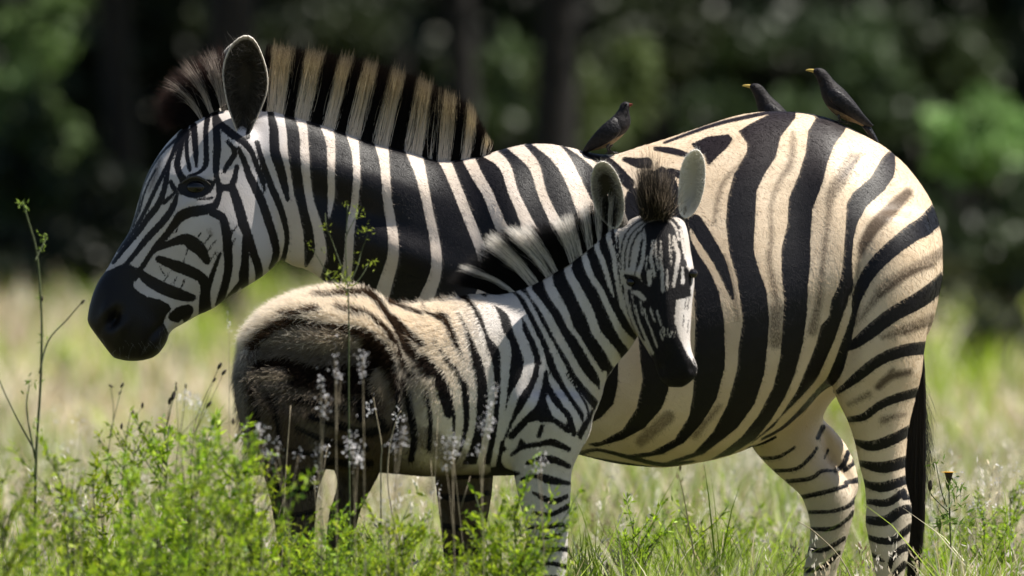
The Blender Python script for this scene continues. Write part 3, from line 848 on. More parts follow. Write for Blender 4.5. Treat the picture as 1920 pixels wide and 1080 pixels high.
# forelock between the ears, falling forward
n = 5000
t = RNG.random(n)
base = np.stack([np.interp(t, [0, .35, .7, 1], [342, 372, 398, 430]), np.interp(t, [0, .35, .7, 1], [240, 226, 206, 188])], 1)
tip = np.stack([np.interp(t, [0, .2, .4, .7, 1], [300, 292, 312, 350, 418]), np.interp(t, [0, .2, .4, .7, 1], [222, 184, 150, 112, 88])], 1)
tipr = base + (tip - base) * RNG.uniform(.55, 1.05, n)[:, None] + RNG.normal(0, 7, (n, 2))
isw = ((np.abs(t - .42) < .035) | (np.abs(t - .66) < .05) | (np.abs(t - .88) < .055)) & (RNG.random(n) < .85)
sp = RNG.uniform(-1, 1, n)
root = P3(base + np.array([2, 3]), sp * .03); end = P3(tipr, sp * .045)
steps = (end - root)[:, None, :] * ts[None, :, None]
steps[:, :, 2] += (ts * (1 - ts) * 4)[None] * .012
steps[:, :, 2] -= (ts ** 3)[None] * (.02 * (1 - t))[:, None]
cwf = np.array([[.66, .61, .58], [.66, .60, .55], [.62, .55, .48], [.45, .38, .32], [.12, .08, .07]])
ckf = np.array([[.008, .007, .008], [.009, .007, .008], [.012, .008, .008], [.03, .016, .014], [.06, .032, .026]])
cols = np.where(isw[:, None, None], cwf[None], ckf[None]) * RNG.uniform(.7, 1.2, n)[:, None, None]
strands('forelock', root, steps, .0005, cols, M_MANE, MARE)

# tail: hangs behind the near hind leg
n = 2600
t = RNG.random(n)
K = 8; ts8 = np.linspace(0, 1, K)
cx_ = np.array([1700, 1722, 1722, 1718, 1716, 1716, 1714, 1712.]); cy_ = np.array([500, 640, 740, 830, 910, 980, 1040, 1090.]); wd_ = np.array([3, 6, 12, 15, 17, 15, 12, 8.])
a = RNG.uniform(-1, 1, n); bdep = RNG.uniform(-1, 1, n)
L = np.where(RNG.random(n) < .3, RNG.uniform(.55, .85, n), RNG.uniform(.8, 1.0, n))
q = L[:, None] * ts8[None]
X = np.interp(q, ts8, cx_) + a[:, None] * np.interp(q, ts8, wd_) + np.cumsum(RNG.normal(0, .8, (n, K)), 1)
Y = np.interp(q, ts8, cy_)
D = .035 + bdep[:, None] * np.interp(q, ts8, wd_) * .0011
pos = np.stack([(X - 960) / PPM, D, EYE + (540 - Y) / PPM], 2)
tone = RNG.uniform(.5, 1.6, n)[:, None, None] * np.array([.016, .012, .009])[None, None] * np.ones((1, K, 1))
strands('tail', pos[:, 0].copy(), pos - pos[:, :1], .0007, tone, M_HAIR, MARE, taper=.4)
n = 260      # loose hairs of the tail, to the right
a = RNG.uniform(0, 1, n)
y0_ = RNG.uniform(690, 820, n)
X = 1722 + np.outer(a * 28 + 4, ts8 ** .8) + np.cumsum(RNG.normal(0, 1.2, (n, K)), 1); Y = y0_[:, None] + np.outer(RNG.uniform(60, 170, n), ts8)
pos = np.stack([(X - 960) / PPM, np.full_like(X, .03), EYE + (540 - Y) / PPM], 2)
strands('tail_wisps', pos[:, 0].copy(), pos - pos[:, :1], .0004, np.full((n, K, 3), .03), M_HAIR, MARE, taper=.4)

# short sleek coat of the mare
n = 380000
def mare_w(c):
    vv = 540 - (c[:, 2] - EYE) * PPM
    return np.where(c[:, 1] > .16, .35, 1.0) * np.where(vv > 1080, .05, 1.0)
rt, nn = sample_surface(mv, mf, n, mare_w)
uu = rt[:, 0] * PPM + 960; vv = 540 - (rt[:, 2] - EYE) * PPM
jit = rt.copy(); jit[:, 0] += RNG.normal(0, .0012, n); jit[:, 2] += RNG.normal(0, .0012, n)
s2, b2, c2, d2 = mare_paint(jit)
face = (uu < 540) & (vv > 200)
L = np.where(face, .0045, .0095) * RNG.uniform(.6, 1.3, n)
L = np.where((uu < 330) & (vv > 520), .0025, L)
g = np.tile(np.array([.8, 0, -.6]), (n, 1)); g[uu > 1000] = np.array([.75, 0, -.65]); g[vv > 760] = np.array([.25, 0, -1.0]); g[face] = np.array([-.35, 0, -.9])
g = g + RNG.normal(0, .12, (n, 3))
g = g - nn * (g * nn).sum(1)[:, None]; g /= np.maximum(np.linalg.norm(g, axis=1)[:, None], 1e-6)
d1 = g + nn * (.13 * RNG.uniform(.4, 1.6, n))[:, None]; d1 /= np.linalg.norm(d1, axis=1)[:, None]
d2v = g + nn * .03 + RNG.normal(0, .10, (n, 3)); d2v /= np.linalg.norm(d2v, axis=1)[:, None]
st = np.stack([d1 * 0, d1 * (L * .5)[:, None], d1 * (L * .5)[:, None] + d2v * (L * .5)[:, None]], 1)
br = np.where(RNG.random(n) < b2 * 1.1 - .08, .85, .0)[:, None]
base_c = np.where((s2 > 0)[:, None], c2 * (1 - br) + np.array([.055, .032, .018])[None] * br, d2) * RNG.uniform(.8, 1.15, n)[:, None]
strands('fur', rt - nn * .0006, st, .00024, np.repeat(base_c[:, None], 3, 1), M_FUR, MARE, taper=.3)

n = 46      # whiskers of the chin and the upper lip
px_ = np.r_[RNG.uniform(296, 330, n // 2), RNG.uniform(180, 300, n - n // 2)]; py_ = np.r_[RNG.uniform(612, 662, n // 2), RNG.uniform(630, 668, n - n // 2)]
root = np.stack([(px_ - 960) / PPM, np.array([surf_y(mv, a, b, -1, 10) if (np.hypot(u - a, v - b) < 10).any() else -.03 for a, b in zip(px_, py_)]), EYE + (540 - py_) / PPM], 1)
d = unit_(np.stack([RNG.normal(.25, .5, n), -RNG.uniform(.2, 1, n), -RNG.uniform(.3, 1.1, n)], 1)); Lw = RNG.uniform(.015, .05, n)
st = np.stack([d * 0, d * (Lw * .5)[:, None], d * Lw[:, None] - np.array([0, 0, .15]) * Lw[:, None]], 1)
strands('whiskers', root, st, .00022, np.full((n, 3, 3), .25), M_MANE, MARE)

# ------------------------------------------------------------------ ZEBRA FOAL (about 0.8 m nearer, facing right, its face turned to the camera)
FY = -0.80
FK = (DIST + FY) / DIST / PPM
FOAL_COAT = parse("""
K 795,560 850,545 940,535 965,540 998,526 1025,510 1060,490 1080,470 1100,455 1120,440 1150,424 1156,465 1158,500 1163,530 1170,565 1179,598 1195,630 1196,642 1165,672 1143,700 1135,720 1133,745 1118,765 1112,790 1100,812 1060,800 1060,800 1040,860 960,895 852,900 848,770 852,700 820,640
w 1120,425,9 1119,463,9 1129,489,9 1136,511,9 1143,535,7 1150,556,3
w 1141,424,10 1141,448,9 1150,479,8 1153,508,7 1160,544,9 1167,569,12 1179,593,12 1192,620,8
w 1102,440,14 1095,474,10 1100,496,12 1109,520,11 1124,542,11 1136,569,11 1148,593,12 1160,617,14 1172,634,17 1190,652,22
w 1076,462,22 1066,490,15 1066,511,14 1078,535,16 1093,564,18 1107,593,17 1117,621,16 1131,640,17 1147,662,20 1156,678,22
w 1032,495,26 1027,514,18 1030,535,18 1042,559,18 1057,583,15 1069,612,10 1083,631,8 1096,653,8 1116,686,9 1131,713,12 1130,745,16
w 1000,518,14 992,537,10 996,549,10 1013,571,12 1028,595,14 1042,622,15 1066,664,14 1087,701,14 1110,727,16 1128,747,16
w 960,537,7 982,554,7 996,576,8 1013,609,8 1033,647,11 1051,686,15 1072,727,17 1093,757,17 1106,778,22 1100,800,20
w 936,544,10 962,559,13 983,591,9 1001,627,9 1013,653,9 1024,692,9 1039,721,12 1063,757,14 1081,790,18 1086,818,18
w 921,559,18 950,570,26 965,588,24 971,618,18 983,647,18 992,680,20 983,713,18 965,742,16 950,787,14 938,820,12
w 1016,686,8 1013,721,14 995,757,18 977,787,16 962,816,14
k 1095,812,26 1110,770,6
w 1133,700,10 1130,745,12 1118,775,10 1108,800,12 1090,838,14
# flank: pale stripes on the dark ground
w 894,555,20 918,588,30 930,624,28 947,653,22 947,698,16 944,742,12 938,800,10 925,870,10
w 850,560,22 873,579,24 891,615,24 903,647,20 915,680,16 921,721,14 920,770,12 908,840,12 895,880,10
w 815,577,24 844,580,20 861,609,20 873,647,18 879,680,16 885,704,18 888,745,14 885,800,12 870,850,12 850,885,12
w 766,585,24 793,600,28 824,617,30 838,642,26 852,664,22 871,692,16 882,714,10
w 795,672,14 838,689,18 854,714,18 860,753,16 862,800,14 852,850,14 836,885,14
w 835,740,10 836,790,12 826,850,14
k 800,730,6 808,780,8 806,840,8
w 1020,690,8 1016,715,20 1000,757,24 977,790,24 958,830,24
w 985,800,40 1010,815,50 1040,815,44 1060,835,40
w 960,860,40 1010,860,60 1050,860,50
w 1030,740,16 1042,770,18 1056,790,14
w 830,880,24 870,880,20 910,880,20
k 1062,700,4 1098,757,5 1104,790,4
k 735,572,8 780,584,7 798,590,6
k 745,600,10 775,628,12 795,645,10
k 800,668,10 815,690,18 828,700,14
k 828,712,24 836,740,24 842,775,16
k 600,562,5 645,561,9 690,562,10 712,572,11 733,595,12 752,622,14 768,648,20 790,672,14 806,695,16
k 640,585,6 665,590,8 700,600,8 726,620,9 742,642,8
k 540,590,5 580,585,6 610,585,5
k 730,618,6 748,645,6 755,668,8 770,690,8 780,702,6
# haunch
k 490,680,16 484,650,14 513,619,16 559,600,14 617,612,17 675,623,24 709,643,28 732,672,22 745,707,12 749,765,12 742,820,12
k 494,681,16 540,676,24 590,686,20 640,690,24 690,690,30 715,680,30
k 570,700,40 640,715,40 690,720,34
k 680,780,20 700,730,26
k 590,777,18 640,795,16 680,809,18 729,800,14
k 480,700,6 484,740,8 490,800,8
k 520,720,6 522,770,9 530,830,8
k 560,800,8 620,826,12 690,840,12
k 540,840,8 600,850,10
k 660,745,12 700,765,14 722,790,10
k 570,880,10 610,885,10
k 560,745,10 610,755,10 650,765,12
k 620,862,16 650,866,14 695,866,16
k 760,705,10 770,760,14 778,820,14 772,860,12
b 600,660,60 560,650,30 660,655,40
b 500,760,40 540,800,50 560,850,60
b 640,830,60 700,840,60 760,800,50
b 800,820,50 860,860,50
b 470,720,34 474,790,34
b 840,930,60 870,960,70 866,1040,60
B 700,720,20 716,760,20
w 718,690,10 722,720,14 712,740,10
# shoulder and near foreleg
k 1024,698,9 1021,727,13 1010,763,14 986,787,14 959,816,14
k 1027,727,11 1045,757,11 1066,778,10 1076,812,10
k 995,784,13 1016,781,11 1039,787,11 1066,807,11
k 1010,816,9 1016,798,9
k 959,852,6 980,837,10 1013,831,10 1036,828,14 1066,841,10
k 989,867,8 1019,859,14 1042,862,14 1066,873,10
k 978,897,6 1004,890,10 1030,898,17 1066,905,8
k 1000,922,6 1024,935,12 1042,938,11 1062,929,9
k 1000,960,8 1027,964,10 1048,957,9 1070,945,12
k 990,987,7 1024,987,9 1048,982,9 1070,988,8
k 1020,1006,9 1050,1001,7
k 992,1020,8 1024,1028,11 1045,1028,9 1070,1028,12
k 986,1060,8 1019,1055,9 1042,1056,8 1070,1064,12
k 1010,1080,7 1042,1079,6
k 820,930,10 870,935,14 915,925,10
k 826,985,10 870,992,12 910,985,8
k 826,1030,10 870,1036,12 905,1030,8
k 500,905,12 560,915,14 600,905,10
k 515,955,10 560,962,10 590,955,10
# head: dark mask with pale streaks
K 1206,412 1240,402 1272,412 1282,440 1286,500 1296,520 1294,556 1266,562 1262,600 1270,628 1284,660 1300,684 1312,690 1300,735 1230,735 1224,690 1216,650 1202,620 1190,600 1186,560 1182,536 1190,505 1197,470 1201,440
w 1205,430,4 1208,450,5 1205,470,7 1203,491,7 1195,512,9 1197,527,8 1206,537,4
w 1205,437,3 1197,455,4 1189,472,6 1185,490,6 1182,504,6 1168,514,5
w 1222,452,4 1221,470,5 1219,486,6 1226,519,5
w 1216,510,9 1216,532,8
w 1238,452,3 1238,486,5 1240,520,6 1241,546,6
w 1249,505,3 1250,541,5
w 1262,445,6 1266,465,8 1270,481,8 1265,512,7 1261,537,5
w 1278,502,4 1278,530,7
w 1280,425,7 1284,455,7 1290,480,8 1294,500,8
w 1274,430,4 1279,460,5 1284,485,5
w 1228,450,3 1229,480,4 1232,505,3
w 1254,440,3 1255,470,4 1256,496,3
w 1212,480,3 1210,505,3
w 1246,410,3 1258,418,3 1266,430,4 1271,450,4
w 1236,412,2 1214,416,3 1199,428,4 1192,445,4
w 1180,560,5 1190,590,4

k 1214,407,3 1190,420,3 1172,440,3 1164,470,3 1163,505,3
k 1222,411,3 1198,425,3 1180,445,3 1172,475,3 1170,506,3
k 1212,424,3 1194,440,3.5 1183,465,3.5 1178,500,3.5
k 1158,440,3 1158,480,3 1160,515,3
k 1166,535,4 1173,565,4 1183,600,5 1196,628,5
k 1182,560,5 1186,585,5 1196,612,6 1206,635,6
w 1241,404,3 1262,408,4 1276,424,5
k 1172,518,8 1186,524,16 1200,534,12 1212,548,10
k 1178,545,6 1180,560,6 1174,575,4
w 1186,547,6 1197,552,10 1207,561,7
w 1171,548,4 1181,590,5 1198,632,6
w 1190,572,3 1196,600,4 1208,630,5 1222,662,5
w 1206,578,2.5 1212,600,3 1222,625,3.5 1230,650,3
w 1218,578,3.5 1225,602,3.5
w 1230,582,3.5 1237,608,3.5
w 1199,566,3 1204,590,3
w 1236,620,3 1240,636,3
w 1241,614,4 1244,628,4
w 1249,616,3 1253,630,4
w 1258,620,3 1261,630,3
W 1266,575 1272,569 1274,576 1280,564 1283,572 1289,560 1293,568 1300,562 1300,590 1298,620 1296,645 1302,668 1310,682 1299,682 1288,664 1282,648 1276,644 1275,632 1268,628 1270,612 1262,606 1268,594
w 1296,545,7 1298,525,6
k 1306,512,14 1310,514,10
k 1284,562,2 1282,580,2
k 1290,560,2 1287,580,2
k 1280,590,2 1278,612,2
k 1289,600,1.5 1287,622,1.5
w 1303,676,4 1308,688,3 1305,698,2
k 1297,672,3 1302,684,4
""")
foal = Shell()
foal.loft([  # trunk, rump to chest
    (462, 655, 462, 730, -.06, .05), (478, 622, 478, 800, -.06, .10), (512, 588, 512, 850, -.06, .145), (560, 563, 560, 872, -.055, .17), (620, 550, 620, 878, -.05, .18),
    (680, 553, 680, 882, -.04, .182), (740, 573, 740, 886, -.03, .18), (800, 573, 800, 892, -.015, .178), (850, 562, 850, 892, 0, .168),
    (900, 551, 900, 892, .01, .156), (950, 552, 950, 892, .01, .146), (1000, 570, 1000, 885, .01, .132), (1050, 640, 1050, 862, .01, .11),
    (1085, 715, 1085, 848, .01, .085), (1105, 765, 1105, 818, .01, .045), (1110, 780, 1110, 800, .01, .02)], n=40, sub=3, y0=FY, sq=2.15)
foal.loft([  # neck
    (890, 556, 1000, 865, .01, .13), (950, 546, 1080, 848, .01, .122), (998, 528, 1109, 790, .0, .108), (1030, 510, 1128, 745, -.01, .094), (1064, 490, 1135, 716, -.02, .084),
    (1098, 462, 1155, 686, -.03, .075), (1125, 441, 1184, 652, -.045, .068), (1150, 426, 1206, 612, -.06, .06), (1190, 420, 1235, 560, -.07, .05)], n=32, sub=4, y0=FY)
# head: slices down the face; a broad flat forehead, narrow nose bridge, square muzzle
HEAD = [(403, 1200, 1262, -.05, .05), (415, 1176, 1281, -.06, .078), (440, 1162, 1289, -.07, .094), (470, 1158, 1293, -.08, .104), (500, 1159, 1298, -.09, .108),
        (530, 1164, 1300, -.10, .107), (565, 1170, 1296, -.115, .10), (600, 1180, 1294, -.13, .09), (630, 1196, 1292, -.145, .078), (655, 1211, 1294, -.155, .068),
        (675, 1223, 1301, -.16, .062), (690, 1228, 1306, -.162, .059), (705, 1232, 1302, -.16, .052), (717, 1241, 1290, -.157, .042), (725, 1252, 1278, -.155, .026)]
hs = smooth_rows(np.array(HEAD, dtype=float), 4)
rings = []
TURN = R(16)
for (y, xl, xr, yc, hd) in hs:
    cx, hw = (xl + xr) / 2, (xr - xl) / 2
    ring = []
    nose = min(1, max(0, (y - 520) / 60)) * (1 - min(1, max(0, (y - 640) / 40)))
    for j in range(36):
        t = 2 * math.pi * j / 36
        c, s = math.cos(t), math.sin(t)
        X = math.copysign(abs(c) ** .86, c); Yd = math.copysign(abs(s) ** .86, s)
        if s < 0:   # the side towards the camera is narrower: ridge of the nose
            X *= 1 - (.16 + .16 * nose) * (-s) ** 1.6
        # the whole head looks a little to the right of the camera
        px = cx + hw * (X * 1.0) + math.sin(TURN) * (-s if s < 0 else 0) * hd / FK * .55
        P = W(px, y, FY)
        ring.append((P[0], FY + yc + hd * Yd - .02 * X, P[2]))
    rings.append(ring)
foal.rings(rings)
foal.loft([(930, 740, 1100, 740, -.07, .085), (955, 790, 1109, 790, -.075, .082), (955, 840, 1092, 840, -.075, .072), (962, 880, 1073, 880, -.075, .06), (970, 925, 1070, 925, -.075, .052), (979, 960, 1067, 960, -.075, .047), (985, 1000, 1065, 1000, -.075, .043),
           (988, 1050, 1064, 1050, -.075, .040), (992, 1100, 1058, 1100, -.075, .034), (994, 1150, 1054, 1150, -.075, .030), (988, 1185, 1058, 1185, -.075, .035), (984, 1205, 1060, 1205, -.075, .036)], n=24, sub=3, y0=FY)
foal.loft([(840, 780, 960, 780, .08, .07), (820, 840, 945, 840, .09, .065), (815, 885, 927, 885, .09, .058), (819, 930, 922, 930, .09, .05), (826, 990, 912, 990, .09, .044), (832, 1050, 902, 1050, .09, .038),
           (838, 1110, 892, 1110, .09, .031), (838, 1160, 890, 1160, .09, .031), (832, 1190, 894, 1190, .09, .036), (830, 1205, 896, 1205, .09, .036)], n=24, sub=3, y0=FY)
foal.loft([(480, 660, 720, 660, -.13, .09), (466, 740, 700, 740, -.145, .10), (470, 810, 650, 810, -.145, .085), (490, 865, 618, 865, -.145, .068), (506, 915, 598, 915, -.145, .054), (516, 965, 592, 965, -.145, .046), (525, 1020, 588, 1020, -.145, .038),
           (530, 1090, 580, 1090, -.145, .032), (530, 1150, 578, 1150, -.145, .030), (524, 1185, 582, 1185, -.145, .035), (520, 1205, 584, 1205, -.145, .036)], n=24, sub=3, y0=FY)
foal.loft([(560, 760, 760, 760, .02, .09), (585, 820, 742, 820, .03, .08), (615, 860, 725, 860, .03, .065), (632, 895, 706, 895, .03, .052), (630, 925, 690, 925, .03, .045), (618, 965, 672, 965, .03, .04), (612, 1030, 660, 1030, .03, .032),
           (612, 1100, 656, 1100, .03, .030), (608, 1180, 660, 1180, .03, .035), (606, 1205, 662, 1205, .03, .036)], n=24, sub=3, y0=FY)
fv, ff = foal.union(0.0058)
fv = relax(fv, ff, 4)
fpx = lambda P: (P[:, 0] / FK + 960, 540 - (P[:, 2] - EYE) / FK)
u, v = fpx(fv)
wt = np.maximum.reduce([sm(u, 880, 960) * (1 - sm(v, 860, 900)) * (1 - sm(u, 1095, 1130)), (1 - sm(u, 720, 790)) * sm(v, 620, 680) * (1 - sm(v, 840, 880)),
                        sm(u, 1130, 1160) * (1 - sm(u, 1190, 1215)) * .4])
fv = relax(fv, ff, 30, wt)
nr = normals_of(fv, ff)
def fbump(cu, cv, ru, rv, amt, ang=0.0):
    global fv
    ca, sa = math.cos(ang), math.sin(ang)
    a = ((u - cu) * ca + (v - cv) * sa) / ru; b = (-(u - cu) * sa + (v - cv) * ca) / rv
    k = amt * np.exp(-(a * a + b * b)) * (nr[:, 1] < 0) * np.abs(nr[:, 1]) ** .8
    fv = fv + nr * k[:, None]
for a in ((1190, 512, 16, 10, .010), (1184, 530, 10, 8, -.010), (1288, 502, 14, 10, .010), (1226, 560, 12, 60, -.006), (1246, 580, 10, 90, .006), (1200, 575, 16, 40, -.005),
          (1236, 694, 7, 9, -.014), (1298, 690, 6, 9, -.012), (1268, 716, 20, 3, -.006), (1230, 676, 8, 12, .004), (1180, 585, 12, 40, .006), (985, 760, 40, 60, .018), (940, 720, 22, 100, -.014), (1040, 790, 40, 40, .010), (765, 700, 26, 90, -.016), (600, 640, 90, 30, .012)):
    fbump(*a)
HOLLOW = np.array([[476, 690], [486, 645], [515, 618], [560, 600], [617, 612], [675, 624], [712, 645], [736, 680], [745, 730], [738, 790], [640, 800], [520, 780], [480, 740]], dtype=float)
dh = d_poly(u, v, HOLLOW)
k = sm(-dh, -6, 22) * (1 - .85 * np.exp(-(((u - 628) / 70) ** 2 + ((v - 636) / 12) ** 2)) - .35 * np.exp(-(((u - 518) / 44) ** 2 + ((v - 704) / 8) ** 2)) - .4 * np.exp(-(((u - 722) / 15) ** 2 + ((v - 722) / 34) ** 2))) * (1 - sm(v, 700, 800)) * (nr[:, 1] < 0)
lip = np.exp(-((dh - 14) / 16.0) ** 2) * (v < 680) * (nr[:, 1] < .2)
fv = fv + np.stack([np.zeros_like(k), .036 * k - .010 * lip, .010 * lip], 1)
fv = relax(fv, ff, 3)
nr = normals_of(fv, ff)


def foal_paint(P, jit=0.0):
    uu, vv = fpx(P)
    if jit: uu = uu + RNG.normal(0, jit, len(uu)); vv = vv + RNG.normal(0, jit, len(vv))
    head = (P[:, 1] < FY - .03) & (uu > 1150) & (vv < 735)
    s, b = coat(uu, vv, FOAL_COAT)
    c = np.tile(np.array([.60, .56, .54]), (len(P), 1))
    fc = (sm(uu, 1150, 1165) * (1 - sm(vv, 725, 735)) * (1 - sm(uu, 1255, 1285)))[:, None]
    c = c * (1 - fc) + np.array([.46, .42, .385])[None] * fc
    back = (1 - sm(uu, 800, 960))[:, None]
    c = c * (1 - back) + np.array([.86, .76, .62])[None] * back
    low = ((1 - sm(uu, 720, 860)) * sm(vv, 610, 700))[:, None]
    c = c * (1 - low) + np.array([.105, .084, .062])[None] * low  # shade of the haunch painted into the coat as dark brown
    leg = (sm(vv, 850, 900) * (1 - sm(uu, 935, 950)))[:, None]
    c = c * (1 - leg) + np.array([.085, .066, .047])[None] * leg
    d = np.tile(np.array([.0055, .0045, .0055]), (len(P), 1))
    db = ((1 - sm(uu, 840, 930)) * (1 - sm(vv, 640, 720)))[:, None]
    d = d * (1 - db) + np.array([.024, .013, .007])[None] * db
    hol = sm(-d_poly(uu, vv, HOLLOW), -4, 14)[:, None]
    c = c * (1 - hol) + np.array([.15, .11, .075])[None] * hol  # shade below the croup edge, painted into the hollow's colour
    tuft = np.clip(np.exp(-(((uu - 628) / 62) ** 2 + ((vv - 636) / 13) ** 2)) + np.exp(-(((uu - 515) / 44) ** 2 + ((vv - 704) / 5) ** 2)) + np.exp(-(((uu - 720) / 13) ** 2 + ((vv - 715) / 34) ** 2)), 0, 1)[:, None]
    c = c * (1 - tuft) + np.array([.50, .39, .27])[None] * tuft  # sunlit fuzz in the hollow, painted as a paler coat
    s = np.where(tuft[:, 0] > .35, np.maximum(s, 4), s)
    return s, b, c, d


s_, b_, c_, d_ = foal_paint(fv)
me = np_mesh('body', fv, ff, [M_COAT_FOAL])
add_attr(me, 'stripe', s_); add_attr(me, 'brown', b_)
one = np.ones((len(fv), 1))
add_attr(me, 'white', np.hstack([c_, one]), 'FLOAT_COLOR'); add_attr(me, 'dark', np.hstack([d_, one]), 'FLOAT_COLOR')
FOAL = empty('zebra_foal', (-0.25, FY, 0))
tag(FOAL, 'fluffy brown-backed zebra foal standing in the weeds, face turned to the camera', 'zebra foal')
link(bpy.data.objects.new('body', me), FOAL)


def foal_front(U, V, rad=5):
    uu, vv = fpx(fv)
    return fv[np.hypot(uu - U, vv - V) < rad, 1].min()


for (U, V, dx) in ((1184, 529, 0), (1300, 513, -5)):
    p = W(U + dx, V, FY); ye = foal_front(U + dx, V)
    ball_obj('eye', (p[0], ye + .011, p[2]), (.015, .016, .012), M_EYE, FOAL)
for (cx, yc) in ((1022, -.075), (863, .09), (552, -.145), (634, .03)):
    sh = Shell()
    sh.loft([(cx - 26, 1200, cx + 26, 1200, yc, .035), (cx - 32, 1226, cx + 30, 1226, yc, .043), (cx - 36, 1238, cx + 31, 1238, yc, .046)], n=20, sub=2, y0=FY)
    link(bpy.data.objects.new('hoof', np_mesh('hoof', np.array(sh.v), sh.f, [M_HOOF])), FOAL)

EY = FY - .10
ear('ear', [(1126, 301), (1139, 304), (1154, 320), (1166, 349), (1171, 378), (1170, 402), (1163, 424), (1153, 432), (1138, 422), (1123, 404), (1113, 380), (1108, 352), (1108, 331), (1115, 309)], EY, FOAL, .045, (.030, .025, .020), (.84, .80, .72), (.02, .017, .016), .020, tilt=.35, turn=-.25, nh=800, lite=.62)
ear('ear', [(1308, 278), (1319, 293), (1323, 318), (1321, 350), (1314, 378), (1301, 402), (1284, 412), (1274, 402), (1271, 378), (1273, 350), (1275, 322), (1282, 298), (1296, 282)], EY, FOAL, .045, (.58, .56, .52), (.90, .87, .81), (.02, .017, .016), .018, tilt=.35, turn=.35, nh=900, lite=.95)
for (ax, ay, bx_, by_, cx_2, cy_2, dx_, dy_) in ((1150, 425, 1195, 440, 1150, 405, 1178, 395), (1262, 425, 1288, 430, 1268, 392, 1298, 395)):
    sh = Shell()
    sh.loft([(ax, ay + 25, bx_, by_ + 20, -.05, .025), (ax + 6, ay, bx_ - 8, by_, -.055, .026), (cx_2 + 6, cy_2, dx_ - 8, dy_, -.05, .020), (cx_2 + 8, cy_2 - 14, dx_ - 10, dy_ - 16, -.045, .010)], n=18, sub=3, y0=FY)
    P_ = np.array(sh.v)
    m2 = np_mesh('ear_root', P_, sh.f, [M_COAT_FOAL])
    o1 = np.ones((len(P_), 1)); uu, vv = fpx(P_)
    add_attr(m2, 'stripe', np.full(len(P_), 6.0)); add_attr(m2, 'brown', np.zeros(len(P_)))
    add_attr(m2, 'white', np.hstack([np.tile([.13, .115, .10], (len(P_), 1)), o1]), 'FLOAT_COLOR'); add_attr(m2, 'dark', np.hstack([np.tile([.02, .016, .014], (len(P_), 1)), o1]), 'FLOAT_COLOR')
    link(bpy.data.objects.new('ear_root', m2), FOAL)


# woolly coat of the foal: long on the croup and the back, short on neck, face and legs
n = 190000
def foal_w(c):
    uu, vv = fpx(c)
    return np.where((uu < 900) & (vv < 720), 1.5, np.where((uu > 1150) & (vv < 735), .8, .8)) * np.where(c[:, 1] > FY + .12, .4, 1) * np.where(vv > 1060, .1, 1)
rt, nn = sample_surface(fv, ff, n, foal_w)
uu, vv = fpx(rt)
s2, b2, c2, d2 = foal_paint(rt, 1.0)
wool = (1 - .6 * sm(uu, 680, 780) - .4 * sm(uu, 800, 960)) * (1 - sm(vv, 700, 800))
L = (.006 + .026 * wool + .008 * (1 - sm(uu, 760, 860)) * sm(vv, 640, 700)) * RNG.uniform(.6, 1.3, n)
L = np.where((uu > 1150) & (vv < 735), .0045, L)
# growth direction: from head to tail, down the flanks
g = np.stack([-np.ones(n), np.zeros(n), -.35 - 1.1 * sm(vv, 620, 760)], 1)
nk = (uu > 960) & (vv < 800); g[nk] = np.array([-.5, 0, -.9]); hd_ = (uu > 1150) & (vv < 735); g[hd_] = np.array([0, 0, -1.0]); lg = vv > 850; g[lg] = np.array([0, 0, -1.0])
g = g - nn * (g * nn).sum(1)[:, None]; g /= np.maximum(np.linalg.norm(g, axis=1)[:, None], 1e-6)
lift = (.28 + .95 * wool)[:, None] * RNG.uniform(.6, 1.3, n)[:, None]
d1 = g + nn * lift + RNG.normal(0, .16, (n, 3)) * (.4 + wool[:, None]); d1 /= np.linalg.norm(d1, axis=1)[:, None]
d2v = d1 + g * .5 + RNG.normal(0, .22, (n, 3)) * (.3 + wool[:, None]); d2v /= np.linalg.norm(d2v, axis=1)[:, None]
st = np.stack([d1 * 0, d1 * (L * .5)[:, None], d1 * (L * .5)[:, None] + d2v * (L * .5)[:, None]], 1)
isw = (s2 > 0)[:, None]
br = (b2 * RNG.uniform(.2, 1.3, n)).clip(0, 1)[:, None]
base_c = np.where(isw, c2 * (1 - br) + np.array([.10, .062, .035])[None] * br, d2)
tipmix = (wool * .5)[:, None]
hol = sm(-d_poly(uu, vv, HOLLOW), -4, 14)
tipmix = tipmix * (1 - .55 * hol[:, None])  # hair tips stay darker there, part of the hollow's painted shade
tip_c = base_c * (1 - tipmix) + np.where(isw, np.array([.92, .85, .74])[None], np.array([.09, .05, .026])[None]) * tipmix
cols = np.stack([base_c, base_c * .6 + tip_c * .4, tip_c], 1) * RNG.uniform(.75, 1.2, n)[:, None, None]
strands('fur', rt - nn * .0008, st, .00042 + .00022 * wool, cols, M_WOOL, FOAL, taper=.25)

# ragged fluff standing off the croup and the back
n = 9000
rt, nn = sample_surface(fv, ff, n, lambda c: np.where((fpx(c)[0] < 860) & (fpx(c)[1] < 650), 1.0, 0.0) * np.where(fpx(c)[0] < 680, 1.0, .45))
uu, vv = fpx(rt)
d1 = unit_(nn * .8 + np.array([-.75, 0, .15]) + RNG.normal(0, .38, (n, 3))); d2v = unit_(d1 + np.array([-.4, 0, -.1]) + RNG.normal(0, .4, (n, 3)))
L = RNG.uniform(.018, .046, n) * np.where(uu < 640, 1.0, .7)
st = np.stack([d1 * 0, d1 * (L * .5)[:, None], d1 * (L * .5)[:, None] + d2v * (L * .5)[:, None]], 1)
s2, b2, c2, d2 = foal_paint(rt, 2.0)
tip_c = np.where((s2 > 0)[:, None], np.array([.90, .82, .70])[None], np.array([.20, .13, .08])[None]) * RNG.uniform(.7, 1.1, n)[:, None]
